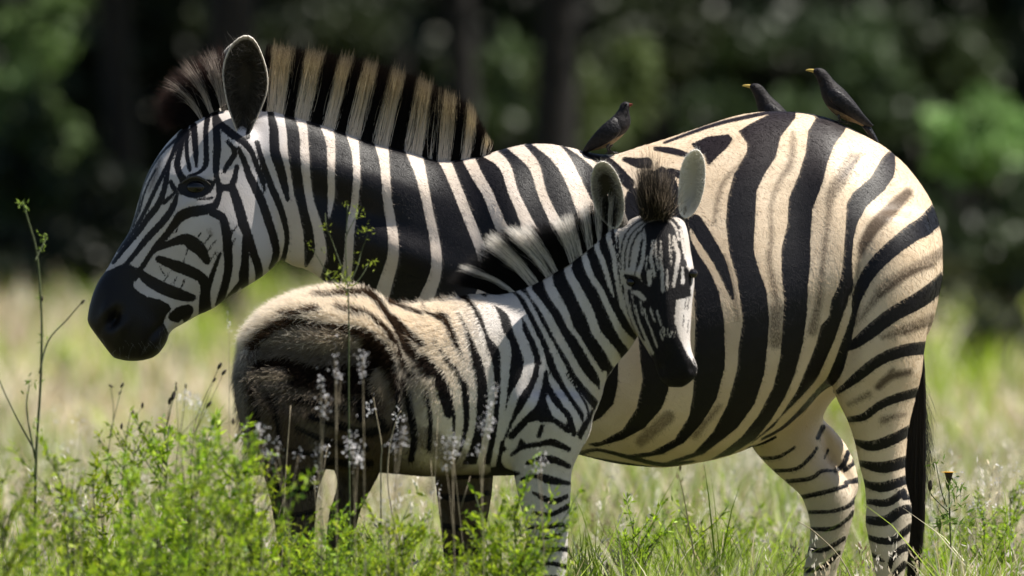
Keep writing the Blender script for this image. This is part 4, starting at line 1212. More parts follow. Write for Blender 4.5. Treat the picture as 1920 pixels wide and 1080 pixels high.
strands('fluff', rt - nn * .001, st, .0004, np.stack([np.where((s2 > 0)[:, None], c2, d2), tip_c, tip_c], 1), M_WOOL, FOAL, taper=.2)

# mane of the foal: soft upright brush, striped
n = 14000
t = RNG.random(n)
kx = np.array([0, .12, .3, .5, .68, .84, 1.0])
bx = np.array([920, 960, 998, 1028, 1062, 1098, 1150]); by = np.array([548, 542, 527, 510, 491, 463, 426])
tx = np.array([838, 868, 918, 960, 1030, 1088, 1162]); ty = np.array([528, 500, 442, 428, 418, 392, 350])
base = np.stack([np.interp(t, kx, bx), np.interp(t, kx, by)], 1); tip = np.stack([np.interp(t, kx, tx), np.interp(t, kx, ty)], 1)
ln = RNG.uniform(.5, 1.05, n)
tipr = base + (tip - base) * ln[:, None] + RNG.normal(0, 3, (n, 2))
isw = np.zeros(n, bool)
for a, b in ((952, 962), (987, 1006), (1019, 1043), (1064, 1088), (1096, 1108), (1116, 1124), (1136, 1144)): isw |= (base[:, 0] > a) & (base[:, 0] < b)
isw &= ~(RNG.random(n) < .16)
sp = RNG.uniform(-1, 1, n)
def PF(p, y):
    return np.stack([(p[:, 0] - 960) * FK, y, EYE + (540 - p[:, 1]) * FK], 1)
yb = FY + np.interp(t, [0, 1], [.01, -.05])
root = PF(base + np.array([4, 6]), yb + sp * .022); end = PF(tipr, yb + sp * .026 + RNG.normal(0, .004, n) - .01)
steps = (end - root)[:, None, :] * ts[None, :, None]
steps[:, :, 2] += (ts * (1 - ts) * 4)[None] * .008
steps = steps + np.cumsum(RNG.normal(0, .0012, steps.shape), 1) * (ts > 0)[None, :, None]
cwf = np.array([[.70, .68, .69], [.74, .72, .72], [.80, .77, .75], [.86, .82, .77], [.88, .83, .76]]); ckf = np.array([[.004, .004, .005], [.004, .004, .005], [.005, .005, .006], [.006, .006, .007], [.012, .010, .010]])
cols = np.where(isw[:, None, None], cwf[None], ckf[None]) * RNG.uniform(.75, 1.2, n)[:, None, None]
strands('mane', root, steps, .00045, cols, M_MANE, FOAL)

# forelock: a dark woolly tuft between the ears
n = 4500
a = RNG.uniform(0, 1, n)
base = np.stack([1206 + 44 * a + RNG.normal(0, 3, n), 404 + 10 * np.abs(a - .5) + RNG.normal(0, 4, n)], 1)
tip = np.stack([np.interp(a, [0, .3, .6, 1], [1198, 1208, 1236, 1272]), np.interp(a, [0, .3, .6, 1], [306, 282, 296, 348])], 1)
tipr = base + (tip - base) * (RNG.uniform(.3, 1.04, n) * (.8 + .2 * np.sin(a * 19)))[:, None] + RNG.normal(0, 9, (n, 2))
root = PF(base, FY - .13 + RNG.uniform(-.02, .05, n)); end = PF(tipr, FY - .13 + RNG.normal(0, .035, n))
steps = (end - root)[:, None, :] * ts[None, :, None]
steps[:, :, 1] -= (ts * (1 - ts) * 4)[None] * .012
steps = steps + np.cumsum(RNG.normal(0, .0028, steps.shape), 1) * (ts > 0)[None, :, None]
tone = np.where(RNG.random(n) < .10 + .22 * (np.abs(a - .72) < .16), RNG.uniform(.25, .55, n), RNG.uniform(.010, .035, n))[:, None, None]
cols = tone * np.array([1.0, .78, .58])[None, None] * np.linspace(.55, 1.1, 5)[None, :, None]
strands('forelock', root, steps, .00045, cols, M_HAIR, FOAL)

# tail of the foal: hangs down at the left, a slim dock with short hair
sh = Shell()
sh.loft([(470, 640, 500, 655, -.10, .022), (452, 662, 486, 672, -.12, .024), (443, 700, 484, 704, -.14, .024), (444, 750, 488, 752, -.15, .022), (455, 800, 494, 800, -.15, .02), (466, 846, 498, 844, -.15, .016), (480, 890, 500, 888, -.15, .01)], n=20, sub=4, y0=FY)
tv = np.array(sh.v)
m2 = np_mesh('tail', tv, sh.f, [M_COAT_FOAL]); o1 = np.ones((len(tv), 1))
add_attr(m2, 'stripe', np.full(len(tv), 5.0)); add_attr(m2, 'brown', np.full(len(tv), .5))
add_attr(m2, 'white', np.hstack([np.tile([.20, .18, .16], (len(tv), 1)), o1]), 'FLOAT_COLOR'); add_attr(m2, 'dark', np.hstack([np.tile([.02, .016, .014], (len(tv), 1)), o1]), 'FLOAT_COLOR')
TAIL = link(bpy.data.objects.new('tail', m2), FOAL)
n = 2600
q = RNG.random(n); side = RNG.uniform(0, 2 * math.pi, n)
cx_ = np.interp(q, [0, .15, .35, .6, .8, 1], [478, 466, 462, 466, 476, 490]); cy_ = np.interp(q, [0, .15, .35, .6, .8, 1], [650, 672, 704, 756, 810, 880])
root = PF(np.stack([cx_ + 17 * np.cos(side), cy_ + 3 * np.sin(side)], 1), FY - .14 + .022 * np.sin(side))
d = np.stack([np.cos(side) * .7, np.sin(side) * .7, -RNG.uniform(.5, 1.6, n)], 1); d /= np.linalg.norm(d, axis=1)[:, None]
L = RNG.uniform(.012, .03, n) * np.interp(q, [0, .3, 1], [1.4, 1.0, 1.2])
st = np.stack([d * 0, d * (L * .5)[:, None], d * L[:, None] - np.array([0, 0, .3]) * (L * .4)[:, None]], 1)
tone = np.interp(q, [0, .2, .4, 1], [.6, .45, .10, .06])[:, None, None] * RNG.uniform(.4, 1.3, n)[:, None, None]
strands('tail_hair', root, st, .00045, tone * np.array([1, .9, .78])[None, None] * np.ones((1, 3, 1)), M_HAIR, TAIL)

# ------------------------------------------------------------------ OXPECKERS on the mare's back
def bird(loc_y, label, body, wing, tail, beak, eye, legs, feet, hw_scale=1.0, dx=0, dy=0, red=False):
    sft = lambda r: [(s[0] + dx, s[1] + dy, s[2] + dx, s[3] + dy, s[4], s[5] * hw_scale) for s in r]
    root = empty('oxpecker', W(body[len(body) // 2][0] + dx, body[len(body) // 2][1] + dy, loc_y))
    tag(root, label, 'bird', 'oxpeckers perched on the zebra')
    sh = Shell(); sh.loft(sft(body), n=24, sub=3, y0=loc_y)
    co, fa = sh.union(.0022); co = relax(co, fa, 3)
    me = np_mesh('body', co, fa, [M_BIRD, M_BELLY])
    # the belly is buff, the rest grey brown
    uu = co[:, 0] / ((DIST + loc_y) / DIST / PPM) + 960 - dx; vv = 540 - (co[:, 2] - EYE) / ((DIST + loc_y) / DIST / PPM) - dy
    mu, mvv = uu[fa].mean(1), vv[fa].mean(1)
    (ax, ay), (bx, by) = feet['belly']
    below = ((bx - ax) * (mvv - ay) - (by - ay) * (mu - ax)) * (1 if bx > ax else -1)
    me.polygons.foreach_set('material_index', (below > 0).astype(np.int32))
    link(bpy.data.objects.new('body', me), root)
    for sgn in (-1, 1):
        sh = Shell(); sh.loft([(a, b, c, d, sgn * e, f) for (a, b, c, d, e, f) in sft(wing)], n=14, sub=3, y0=loc_y)
        link(bpy.data.objects.new('wing', np_mesh('wing', np.array(sh.v), sh.f, [M_WING])), root)
        p = W(eye[0] + dx, eye[1] + dy, loc_y)
        ye = surf_y_of(co, p)
        ball_obj('eye', (p[0], loc_y + sgn * (abs(ye - loc_y) - .001), p[2]), (.0032, .0026, .0032), M_EYE, root, 10)
    sh = Shell(); sh.loft(sft(tail), n=12, sub=2, y0=loc_y)
    link(bpy.data.objects.new('tail', np_mesh('tail', np.array(sh.v), sh.f, [M_WING])), root)
    sh = Shell(); sh.loft(sft(beak), n=12, sub=3, y0=loc_y)
    link(bpy.data.objects.new('beak', np_mesh('beak', np.array(sh.v), sh.f, [M_BEAKRED if red else M_BEAK])), root)
    for sgn, (pts) in zip((-1, 1), legs):
        sh = Shell()
        tube(sh, [np.array(W(x + dx, y + dy, loc_y)) + np.array([0, sgn * .012, 0]) for x, y in pts], [.0045] + [.0026] * (len(pts) - 1))
        ft = np.array(W(pts[-1][0] + dx, pts[-1][1] + dy, loc_y)) + np.array([0, sgn * .012, 0])
        for k in (-1, 0, 1):
            tube(sh, [ft, ft + np.array([feet['dir'] * .010, k * .006, .001]), ft + np.array([feet['dir'] * .018, k * .010, -.003 + feet['slope'] * .018])], [.0024, .002, .0012])
        tube(sh, [ft, ft + np.array([-feet['dir'] * .010, 0, -.003])], [.0022, .0012])
        link(bpy.data.objects.new('leg', np_mesh('leg', np.array(sh.v), sh.f, [M_BLEG])), root)
    return root


def surf_y_of(co, p):
    m = np.hypot(co[:, 0] - p[0], co[:, 2] - p[2]) < .004
    return co[m, 1].min() if m.any() else -.01


def tube(sh, pts, rad, n=8):
    pts = [np.array(p, dtype=float) for p in pts]
    rings = []
    for i, p in enumerate(pts):
        d = pts[min(i + 1, len(pts) - 1)] - pts[max(i - 1, 0)]
        d /= np.linalg.norm(d) + 1e-9
        a = np.cross(d, [0.3, 1, 0.2]); a /= np.linalg.norm(a) + 1e-9
        b = np.cross(d, a)
        rings.append([p + rad[i] * (a * math.cos(t) + b * math.sin(t)) for t in np.linspace(0, 2 * math.pi, n, endpoint=False)])
    sh.rings(rings)


B_BODY = [(1524, 130.5, 1525, 137, 0, .0055), (1529, 128, 1528.5, 143, 0, .0105), (1537, 127, 1532, 150, 0, .0135), (1547, 131, 1535, 158, 0, .0145), (1556, 141, 1537.5, 167, 0, .0155), (1565, 152, 1541, 182, 0, .021), (1582, 167, 1550, 199, 0, .027),
          (1598, 185, 1565, 215, 0, .027), (1612, 203, 1584, 225, 0, .021), (1624, 221, 1606, 232, 0, .013), (1634, 236, 1624, 241, 0, .006)]
B_WING = [(1556, 163, 1548, 172, .013, .006), (1567, 166, 1553, 184, .021, .007), (1586, 180, 1566, 200, .024, .007), (1604, 198, 1584, 214, .022, .006), (1620, 215, 1604, 226, .016, .005), (1634, 231, 1624, 237, .009, .003), (1638, 235, 1634, 238, .006, .002)]
B_TAIL = [(1628, 232, 1616, 238, 0, .010), (1636, 243, 1626, 250, 0, .011), (1644, 258, 1636, 264, 0, .011), (1651, 273, 1646, 277, 0, .009)]
B_BEAK = [(1528, 129.5, 1528, 137.5, 0, .0045), (1522, 129, 1522, 135.5, 0, .0038), (1515, 129.5, 1515, 133.5, 0, .0024), (1510.5, 131, 1510.5, 132.4, 0, .0008)]
B_LEGS = ([(1574, 212), (1572, 221), (1577, 228)], [(1588, 218), (1586, 225), (1590, 231)])
bird(0.0, 'dark oxpecker with a yellow bill standing full length on top of the zebra rump', B_BODY, B_WING, B_TAIL, B_BEAK, (1533, 132.5), B_LEGS, {'dir': -1, 'slope': .3, 'belly': ((1546, 196), (1612, 229))})
bird(0.17, 'dark oxpecker with a yellow bill, only its head and shoulders showing over the zebra back', B_BODY, B_WING, B_TAIL, B_BEAK, (1533, 132.5), B_LEGS, {'dir': -1, 'slope': .3, 'belly': ((1546, 196), (1612, 229))}, dx=-119, dy=29)
C_BODY = [(1182, 196, 1180.5, 201, 0, .0055), (1178.5, 191.5, 1179.5, 207, 0, .0105), (1170, 190.5, 1180.5, 214, 0, .014), (1163, 196, 1182, 220, 0, .015), (1159, 206, 1182.5, 230, 0, .018), (1148, 219, 1179, 241, 0, .025), (1133, 232, 1169, 253, 0, .028),
          (1118, 247, 1152, 268, 0, .026), (1106, 262, 1132, 278, 0, .019), (1098, 274, 1116, 282, 0, .011), (1094, 281, 1102, 284, 0, .005)]
C_WING = [(1152, 219, 1166, 231, .016, .006), (1140, 226, 1164, 246, .024, .007), (1124, 240, 1152, 260, .026, .007), (1110, 256, 1134, 271, .021, .006), (1099, 271, 1114, 280, .012, .004), (1093, 281, 1099, 284, .006, .002)]
C_TAIL = [(1106, 262, 1118, 272, 0, .011), (1099, 273, 1109, 281, 0, .012), (1093, 283, 1100, 287, 0, .011)]
C_BEAK = [(1179, 194, 1179, 201, -.004, .0045), (1183, 194, 1182.5, 199.5, -.008, .0038), (1185, 194.5, 1184.5, 198, -.013, .0025), (1186, 195.5, 1186, 197, -.017, .0008)]
C_LEGS = ([(1142, 268), (1138, 277), (1142, 286)], [(1148, 270), (1142, 278), (1147, 286)])
bird(-0.01, 'dark oxpecker facing right on the zebra withers just above the foal ears', C_BODY, C_WING, C_TAIL, C_BEAK, (1174, 196), C_LEGS, {'dir': 1, 'slope': 0, 'belly': ((1170, 251), (1112, 281))}, red=True)

# ------------------------------------------------------------------ GROUND: a meadow that rises gently to the edge of a wood
def ground_z(x, y):
    t = np.clip((np.asarray(y, dtype=float) - 3) / 45.0, 0, 1)
    return -0.005 + 0.56 * t * t * (3 - 2 * t) + .02 * np.sin(np.asarray(x) * .7 + 1.3) * np.cos(np.asarray(y) * .45)


gx = np.r_[np.linspace(-60, -6, 28)[:-1], np.linspace(-6, 6, 40), np.linspace(6, 60, 28)[1:]]
gy = np.r_[np.linspace(-34, -6, 12)[:-1], np.linspace(-6, 12, 60), np.linspace(12, 140, 70)[1:]]
GX, GY = np.meshgrid(gx, gy)
V = np.stack([GX, GY, ground_z(GX, GY)], 2).reshape(-1, 3)
nx, ny = len(gx), len(gy)
i, j = np.meshgrid(np.arange(nx - 1), np.arange(ny - 1))
a = (j * nx + i).ravel()
F = np.stack([a, a + 1, a + nx + 1, a + nx], 1)
m, nt, P, out = new_mat('earth')
tc = N(nt, 'ShaderNodeTexCoord'); nz = N(nt, 'ShaderNodeTexNoise', Scale=1.2, Detail=6.0)
nt.links.new(tc.outputs['Object'], nz.inputs['Vector'])
nt.links.new(ramp(nt, nz.outputs['Fac'], [(.35, (.045, .040, .020)), (.55, (.10, .10, .04)), (.7, (.16, .13, .075))]), P.inputs['Base Color'])
P.inputs['Roughness'].default_value = 1.0
tag(link(bpy.data.objects.new('ground', np_mesh('ground', V, F, [m]))), kind='structure')


def blades(name, x, y, h, w, lean, cols, tipc, mat, seed=0, curve=.5):
    """grass: every blade a bent strip of two quads and a tip"""
    r = np.random.default_rng(seed); n = len(x)
    z = ground_z(x, y)
    az = r.uniform(0, 2 * math.pi, n); fa = r.uniform(0, 2 * math.pi, n)
    dirv = np.stack([np.cos(az), np.sin(az)], 1) * (lean * h)[:, None]
    side = np.stack([np.cos(fa), np.sin(fa)], 1) * (w / 2)[:, None]
    lv = [(0, 1.0), (.45, .85), (.8, .5), (1.0, .06)]
    V = np.zeros((n, 8, 3)); C = np.zeros((n, 8, 4)); C[..., 3] = 1
    for k, (t, ww) in enumerate(lv):
        c = np.stack([x + dirv[:, 0] * t ** 2, y + dirv[:, 1] * t ** 2, z + h * t * (1 - .25 * lean * t)], 1)
        for s, q in ((-1, 0), (1, 1)):
            V[:, 2 * k + q] = c; V[:, 2 * k + q, :2] += s * ww * side
            C[:, 2 * k + q, :3] = cols * (1 - t) + tipc * t
    b = (np.arange(n) * 8)[:, None, None]
    F = (b + np.array([[0, 1, 3, 2], [2, 3, 5, 4], [4, 5, 7, 6]])[None]).reshape(-1, 4)
    me = np_mesh(name, V.reshape(-1, 3), F, [mat])
    add_attr(me, 'col', C.reshape(-1, 4), 'FLOAT_COLOR')
    o = link(bpy.data.objects.new(name, me))
    return o


def clump(x, y, s=1.0, k=0.0):
    """smooth irregular patches over the ground, 0..1"""
    return np.clip(.5 + .28 * np.sin(1.9 * s * x + 1.3 * np.sin(.8 * s * y + k) + k) + .26 * np.sin(3.7 * s * x - 1.1 * s * y + 2 * k) + .2 * np.sin(7.3 * s * x + 2.3 * s * y + k), 0, 1)


def grass_colours(n, r, straw):
    g = np.array([[.17, .27, .02], [.25, .36, .03], [.31, .39, .07]]); s = np.array([[.50, .43, .29], [.66, .60, .46], [.40, .31, .19]])
    gi = g[r.integers(0, 3, n)]; si = s[r.integers(0, 3, n)]
    k = (r.random(n) < straw)[:, None]
    c = np.where(k, si, gi) * r.uniform(.7, 1.3, n)[:, None]
    return c, np.where(k, c * 1.15, c * 1.1 + np.array([.03, .02, 0]))


def patch(n, y0, y1, half, r, clump=0):
    y = r.uniform(y0, y1, n)
    x = r.uniform(-1, 1, n) * half * (DIST + y) / DIST
    return x, y


r = np.random.default_rng(3)
# meadow round the animals
n = 26000
x, y = patch(n, -3.0, 4.0, 1.45, r)
q = clump(x, y, 1.6)
h = r.uniform(.08, .26, n) * (.6 + .8 * q) * np.where(r.random(n) < .06, 1.5, 1)
px_ = x / ((DIST + y) / DIST / PPM) + 960
h = np.where((y < .25) & (((px_ > 1440) & (px_ < 1760)) | ((px_ > 960) & (px_ < 1090) & (y < -.6))), np.minimum(h, .17), h)       # cropped and trodden round the hooves
c, t = grass_colours(n, r, np.clip(.12 + .04 * y + .45 * clump(x, y, 2.0, 2.0), .1, .7))
tag(blades('grass', x, y, h, r.uniform(.003, .007, n), r.uniform(.1, .7, n), c, t, M_GRASS, 1), 'short green and straw coloured grass round the legs of the zebras', 'grass', kind='stuff')
# taller, drier meadow behind
n = 38000
x, y = patch(n, 4.0, 16.0, 1.9, r)
q = clump(x, y, 1.2, .7)
h = r.uniform(.14, .42, n) * (.55 + .75 * q)
c, t = grass_colours(n, r, np.clip(.15 + .85 * clump(x, y, 1.1, 3.1), 0, 1))
k = r.random(n) < .07
c[k] = np.array([.07, .055, .03]); t[k] = np.array([.10, .075, .04])
tag(blades('tall_grass', x, y, h, r.uniform(.006, .012, n), r.uniform(.1, .6, n), c, t, M_GRASS, 2), 'taller dry grass in the sunny meadow behind the zebras', 'grass', kind='stuff')
n = 56000
x, y = patch(n, 16.0, 54.0, 2.4, r)
h = r.uniform(.2, .6, n) * (.6 + .6 * clump(x, y * .5, .9, .2))
c, t = grass_colours(n, r, np.clip(.25 + .8 * clump(x, y * .5, .8, 1.7), 0, 1) * (1 - .75 * np.clip((y - 32) / 10, 0, 1)))
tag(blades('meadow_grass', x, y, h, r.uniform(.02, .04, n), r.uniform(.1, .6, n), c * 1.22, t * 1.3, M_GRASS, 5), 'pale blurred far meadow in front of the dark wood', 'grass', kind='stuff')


def plumes(name, n, y0, y1, hmin, hmax, seed, label):
    """grass in flower: fine stems with pale feathery heads"""
    r = np.random.default_rng(seed)
    x, y = patch(n, y0, y1, 1.5, r)
    keep = clump(x, y, 1.5, 4.2) > .3
    x, y = x[keep], y[keep]; n = len(x)
    h = r.uniform(hmin, hmax, n); z = ground_z(x, y)
    lean = r.normal(0, .12, (n, 2))
    V, F, C = [], [], []
    m = 14
    t = r.uniform(.72, 1.0, (n, m))
    c = np.stack([x[:, None] + lean[:, :1] * h[:, None] * t ** 2 + r.normal(0, .006, (n, m)), y[:, None] + lean[:, 1:] * h[:, None] * t ** 2 + r.normal(0, .006, (n, m)), z[:, None] + h[:, None] * t], 2).reshape(-1, 3)
    d = unit(np.stack([lean[:, 0], lean[:, 1], np.ones(n)], 1).repeat(m, 0) + r.normal(0, .45, (n * m, 3)))
    L = r.uniform(.010, .024, n * m)
    V, F = leaf_quads(c, d, unit(r.normal(0, 1, (n * m, 3))), L, L * .32)
    col = (np.array([[.74, .68, .60], [.62, .52, .38], [.70, .62, .58], [.30, .22, .13]])[r.choice(4, n, p=[.4, .3, .2, .1])] * r.uniform(.8, 1.15, (n, 1))).repeat(m * 4, 0)
    me = np_mesh(name, V, F, [M_GRASS]); add_attr(me, 'col', np.hstack([col, np.ones((len(col), 1))]), 'FLOAT_COLOR')
    tag(link(bpy.data.objects.new(name, me)), label, 'grass', kind='stuff')


# ------------------------------------------------------------------ WEEDS AND FLOWERS
def leaf_quads(centres, dirs, ups, length, width):
    """pointed leaves: two triangles folded along the midrib, as quads"""
    n = len(centres)
    side = np.cross(dirs, ups); side /= np.maximum(np.linalg.norm(side, axis=1)[:, None], 1e-9)
    nrm = np.cross(side, dirs)
    L, Wd = np.asarray(length).reshape(-1, 1), np.asarray(width).reshape(-1, 1)
    a = centres; b = centres + dirs * L * .45 + side * Wd * .5 + nrm * Wd * .15; c = centres + dirs * L; d = centres + dirs * L * .45 - side * Wd * .5 + nrm * Wd * .15
    V = np.stack([a, b, c, d], 1).reshape(-1, 3)
    F = np.arange(4 * n).reshape(-1, 4)
    return V, F


def unit(v):
    return v / np.maximum(np.linalg.norm(v, axis=1)[:, None], 1e-9)


def weed_meshes(r, h, nb, nl, leaf, bushy, hue):
    """one leafy herb: stems mesh and leaves mesh"""
    sh = Shell(); cs, ds = [], []
    lean = r.normal(0, .06, 2)
    P0 = lambda t: np.array([lean[0] * t * h + .012 * math.sin(5 * t + hue), lean[1] * t * h, h * t])
    tube(sh, [P0(t) for t in np.linspace(0, 1, 7)], np.linspace(.0038, .0012, 7), 6)
    for k in range(nb):
        t0 = r.uniform(.12, .95) if k else .9
        p0 = P0(t0); az = r.uniform(0, 2 * math.pi); up = r.uniform(.5, 1.3)
        L = bushy * h * (1.1 - .75 * t0) * r.uniform(.6, 1.2)
        d = np.array([math.cos(az), math.sin(az), up]); d /= np.linalg.norm(d)
        pts = [p0 + d * L * s + np.array([0, 0, .25 * L * s * s]) for s in np.linspace(0, 1, 5)]
        tube(sh, pts, np.linspace(.0020, .0008, 5), 5)
        m = int(nl * (.5 + L / (bushy * h)))
        s = r.uniform(.1, 1.05, m)
        c = p0 + d[None] * (L * s)[:, None]; c[:, 2] += .25 * L * s * s
        cs.append(c + r.normal(0, .004, (m, 3))); ds.append(unit(d[None] * .6 + r.normal(0, .8, (m, 3)) + np.array([0, 0, .25])))
    m = nl * 2
    s = r.uniform(.05, 1.0, m); c = np.array([P0(t) for t in s]); cs.append(c); ds.append(unit(r.normal(0, 1, (m, 3)) + np.array([0, 0, .3])))
    cs, ds = np.vstack(cs), np.vstack(ds); n = len(cs)
    V, F = leaf_quads(cs, ds, unit(r.normal(0, 1, (n, 3))), leaf * r.uniform(.6, 1.4, n), leaf * .34 * r.uniform(.6, 1.3, n))
    base = np.array([[.24, .37, .015], [.35, .48, .02], [.10, .18, .02], [.44, .54, .05]])[r.choice(4, n, p=[.35, .35, .15, .15])] * r.uniform(.75, 1.25, n)[:, None]
    stem = np_mesh('stem', np.array(sh.v), sh.f, [M_STEM])
    lv = np_mesh('foliage', V, F, [M_LEAF])
    add_attr(lv, 'col', np.hstack([np.repeat(base, 4, 0), np.ones((4 * n, 1))]), 'FLOAT_COLOR')
    return stem, lv


def plant(name, x, y, parts, rz=0.0, s=1.0, label=None, cat='plant', group=None, tilt=(0, 0)):
    o = bpy.data.objects.new(name, None); COL.objects.link(o)
    o.empty_display_size = .05
    o.location = (x, y, float(ground_z(x, y)) - .005); o.rotation_euler = (tilt[0], tilt[1], rz); o.scale = (s, s, s)
    tag(o, label, cat, group)
    for nm, me in parts:
        c = bpy.data.objects.new(nm, me); COL.objects.link(c); c.parent = o
    return o


r = np.random.default_rng(21)
plumes('grass_plumes', 900, .6, 12.0, .22, .5, 31, 'pale feathery grass heads over the meadow behind the mare')
plumes('short_plumes', 260, -1.0, .6, .12, .30, 32, 'short pale grass heads round the hooves')
WEEDS = [weed_meshes(r, .55, nb, nl, lf, bu, k) for k, (nb, nl, lf, bu) in enumerate(((16, 34, .021, .42), (12, 40, .016, .36), (18, 30, .024, .48), (10, 30, .030, .34), (20, 44, .014, .42), (14, 30, .020, .5)))]
LOWW = [weed_meshes(r, .34, nb, nl, lf, bu, k) for k, (nb, nl, lf, bu) in enumerate(((14, 34, .019, .6), (10, 40, .013, .5), (16, 24, .024, .6), (12, 36, .016, .7), (18, 44, .012, .6)))]


def at(px, y):
    return (px - 960) * (DIST + y) / DIST / PPM


def top_scale(py, y, h):
    k = (DIST + y) / DIST / PPM
    return (EYE + (540 - py) * k - 0.0) / h


# bushy green weeds in the left foreground and before the foal: (px, depth, py of the top)
spots = []
for px, py in ((30, 900), (95, 930), (130, 815), (185, 850), (225, 790), (262, 840), (300, 765), (330, 800), (352, 770), (395, 790), (420, 830), (455, 800), (60, 960), (155, 940), (240, 930), (330, 920), (400, 940),
               (480, 870), (470, 940), (140, 880), (280, 880), (205, 900), (370, 860), (10, 860), (440, 880)):
    spots.append((px, r.uniform(-3.2, -1.4), py, WEEDS, .55))
for px, py in ((500, 915), (540, 985), (575, 1000), (610, 990), (640, 955), (655, 1010), (690, 985), (720, 950), (745, 1000), (780, 975), (800, 1030), (840, 1050), (560, 1030), (620, 1030), (700, 1030), (760, 1040), (905, 1030), (930, 950), (955, 915), (975, 945), (945, 1000), (965, 1020), (890, 1060), (1000, 1050)):
    spots.append((px, r.uniform(-2.3, -1.35), py, LOWW, .34))
for px, py in ((1120, 985), (1180, 960), (1250, 940), (1330, 965), (1400, 1000), (1200, 1020), (1300, 1020), (1470, 1030), (1750, 985), (1800, 960), (1850, 940), (1890, 970), (1905, 900), (1740, 1030), (1600, 1040), (1100, 1030), (1140, 1045), (1230, 1050), (1270, 1000), (1350, 1045), (1420, 1050), (1450, 990), (1500, 1060), (1540, 1050), (1590, 1065), (1730, 1060), (1780, 1040), (1830, 1030), (1870, 1040), (1915, 1030), (1160, 1010), (1380, 960)):
    spots.append((px, r.uniform(.4, 2.6), py, LOWW, .34))
WHERE = ['left foreground', 'foal legs', 'grass behind the mare']
for k, (px, y, py, kinds, h) in enumerate(spots):
    st, lv = kinds[k % len(kinds)]
    g = 0 if kinds is WEEDS else (1 if y < 0 else 2)
    lab = ['bushy bright green weed in the dense leafy thicket below the mare muzzle', 'low leafy green weed growing in front of the foal legs', 'low leafy green weed in the sunny grass behind the mare belly and tail'][g]
    grp = ['bushy weeds in the left foreground', 'low weeds in front of the foal', 'low weeds in the grass behind the mare'][g]
    plant('weed', at(px, y), y, [('stem', st), ('foliage', lv)], r.uniform(0, 6.28), top_scale(py, y, h * 1.08), lab, 'weed', grp)


def stalk(name, pts, y, rad, mat, extras, label, cat, group=None):
    """a tall single stem given by pixels at depth y (foot on the ground), with side pieces"""
    foot = W(pts[0][0], pts[0][1], y)
    o = empty(name, (foot[0], y, float(ground_z(foot[0], y))))
    tag(o, label, cat, group)
    sh = Shell()
    P = [np.array(W(a, b, y)) for a, b in pts]
    P[0][2] = float(ground_z(foot[0], y)) - .01
    P = [np.array(p) for p in smooth_rows(np.array(P), 4)]
    tube(sh, P, np.linspace(rad, rad * .45, len(P)), 6)
    for e in extras.get('twigs', ()):
        Q = [np.array(W(a, b, y + .01 * ((k * 7) % 5 - 2))) for k, (a, b) in enumerate(e)]
        Q = [np.array(p) for p in (smooth_rows(np.array(Q), 4) if len(Q) > 2 else Q)]
        tube(sh, Q, np.linspace(rad * .6, rad * .3, len(Q)), 5)
    link(bpy.data.objects.new('stem', np_mesh('stem', np.array(sh.v), sh.f, [mat])), o)
    r = np.random.default_rng(500 + int(pts[0][0]))
    if 'leaves' in extras:
        c, d, L = [], [], []
        for (a, b, k, size, spread) in extras['leaves']:
            q = np.array(W(a, b, y)) + r.normal(0, spread / PPM, (k, 3)); c.append(q); d.append(unit(r.normal(0, 1, (k, 3)) + np.array([0, 0, .5]))); L.append(np.full(k, size) * r.uniform(.6, 1.3, k))
        c, d, L = np.vstack(c), np.vstack(d), np.concatenate(L)
        V, F = leaf_quads(c, d, unit(r.normal(0, 1, c.shape)), L, L * extras.get('slim', .28))
        me = np_mesh('foliage', V, F, [M_LEAF])
        col = np.array(extras.get('leafcol', (.22, .30, .05)))[None] * r.uniform(.7, 1.3, (len(c), 1))
        add_attr(me, 'col', np.hstack([np.repeat(col, 4, 0), np.ones((4 * len(c), 1))]), 'FLOAT_COLOR')
        link(bpy.data.objects.new('foliage', me), o)
    for (a, b, ang, ln) in extras.get('buds', ()):
        sh = Shell(); p = np.array(W(a, b, y)); d = np.array([math.cos(R(ang)), .1, math.sin(R(ang))])
        tube(sh, [p - d * ln * .5, p - d * ln * .3, p, p + d * ln * .3, p + d * ln * .5], np.array([.15, .8, 1, .7, .1]) * ln * .22, 8)
        link(bpy.data.objects.new('seed_head', np_mesh('seed_head', np.array(sh.v), sh.f, [M_BUD])), o)
    if extras.get('petals'):
        c, d = [], []
        for (a, b, k, sx, sy) in extras['petals']:
            q = np.array(W(a, b, y)) + np.stack([r.normal(0, sx / PPM, k), r.normal(0, .008, k), r.normal(0, sy / PPM, k)], 1); c.append(q); d.append(unit(r.normal(0, 1, (k, 3)) + np.array([0, -.3, .4])))
        c, d = np.vstack(c), np.vstack(d); n = len(c); Lp = extras.get('psize', .006) * r.uniform(.6, 1.4, n)
        V, F = leaf_quads(c, d, unit(r.normal(0, 1, c.shape)), Lp, Lp * .7)
        me = np_mesh('blossom', V, F, [M_PETAL])
        col = np.array([.74, .71, .74])[None] * r.uniform(.6, 1.1, (n, 1))
        add_attr(me, 'col', np.hstack([np.repeat(col, 4, 0), np.ones((4 * n, 1))]), 'FLOAT_COLOR')
        link(bpy.data.objects.new('blossom', me), o)
    return o


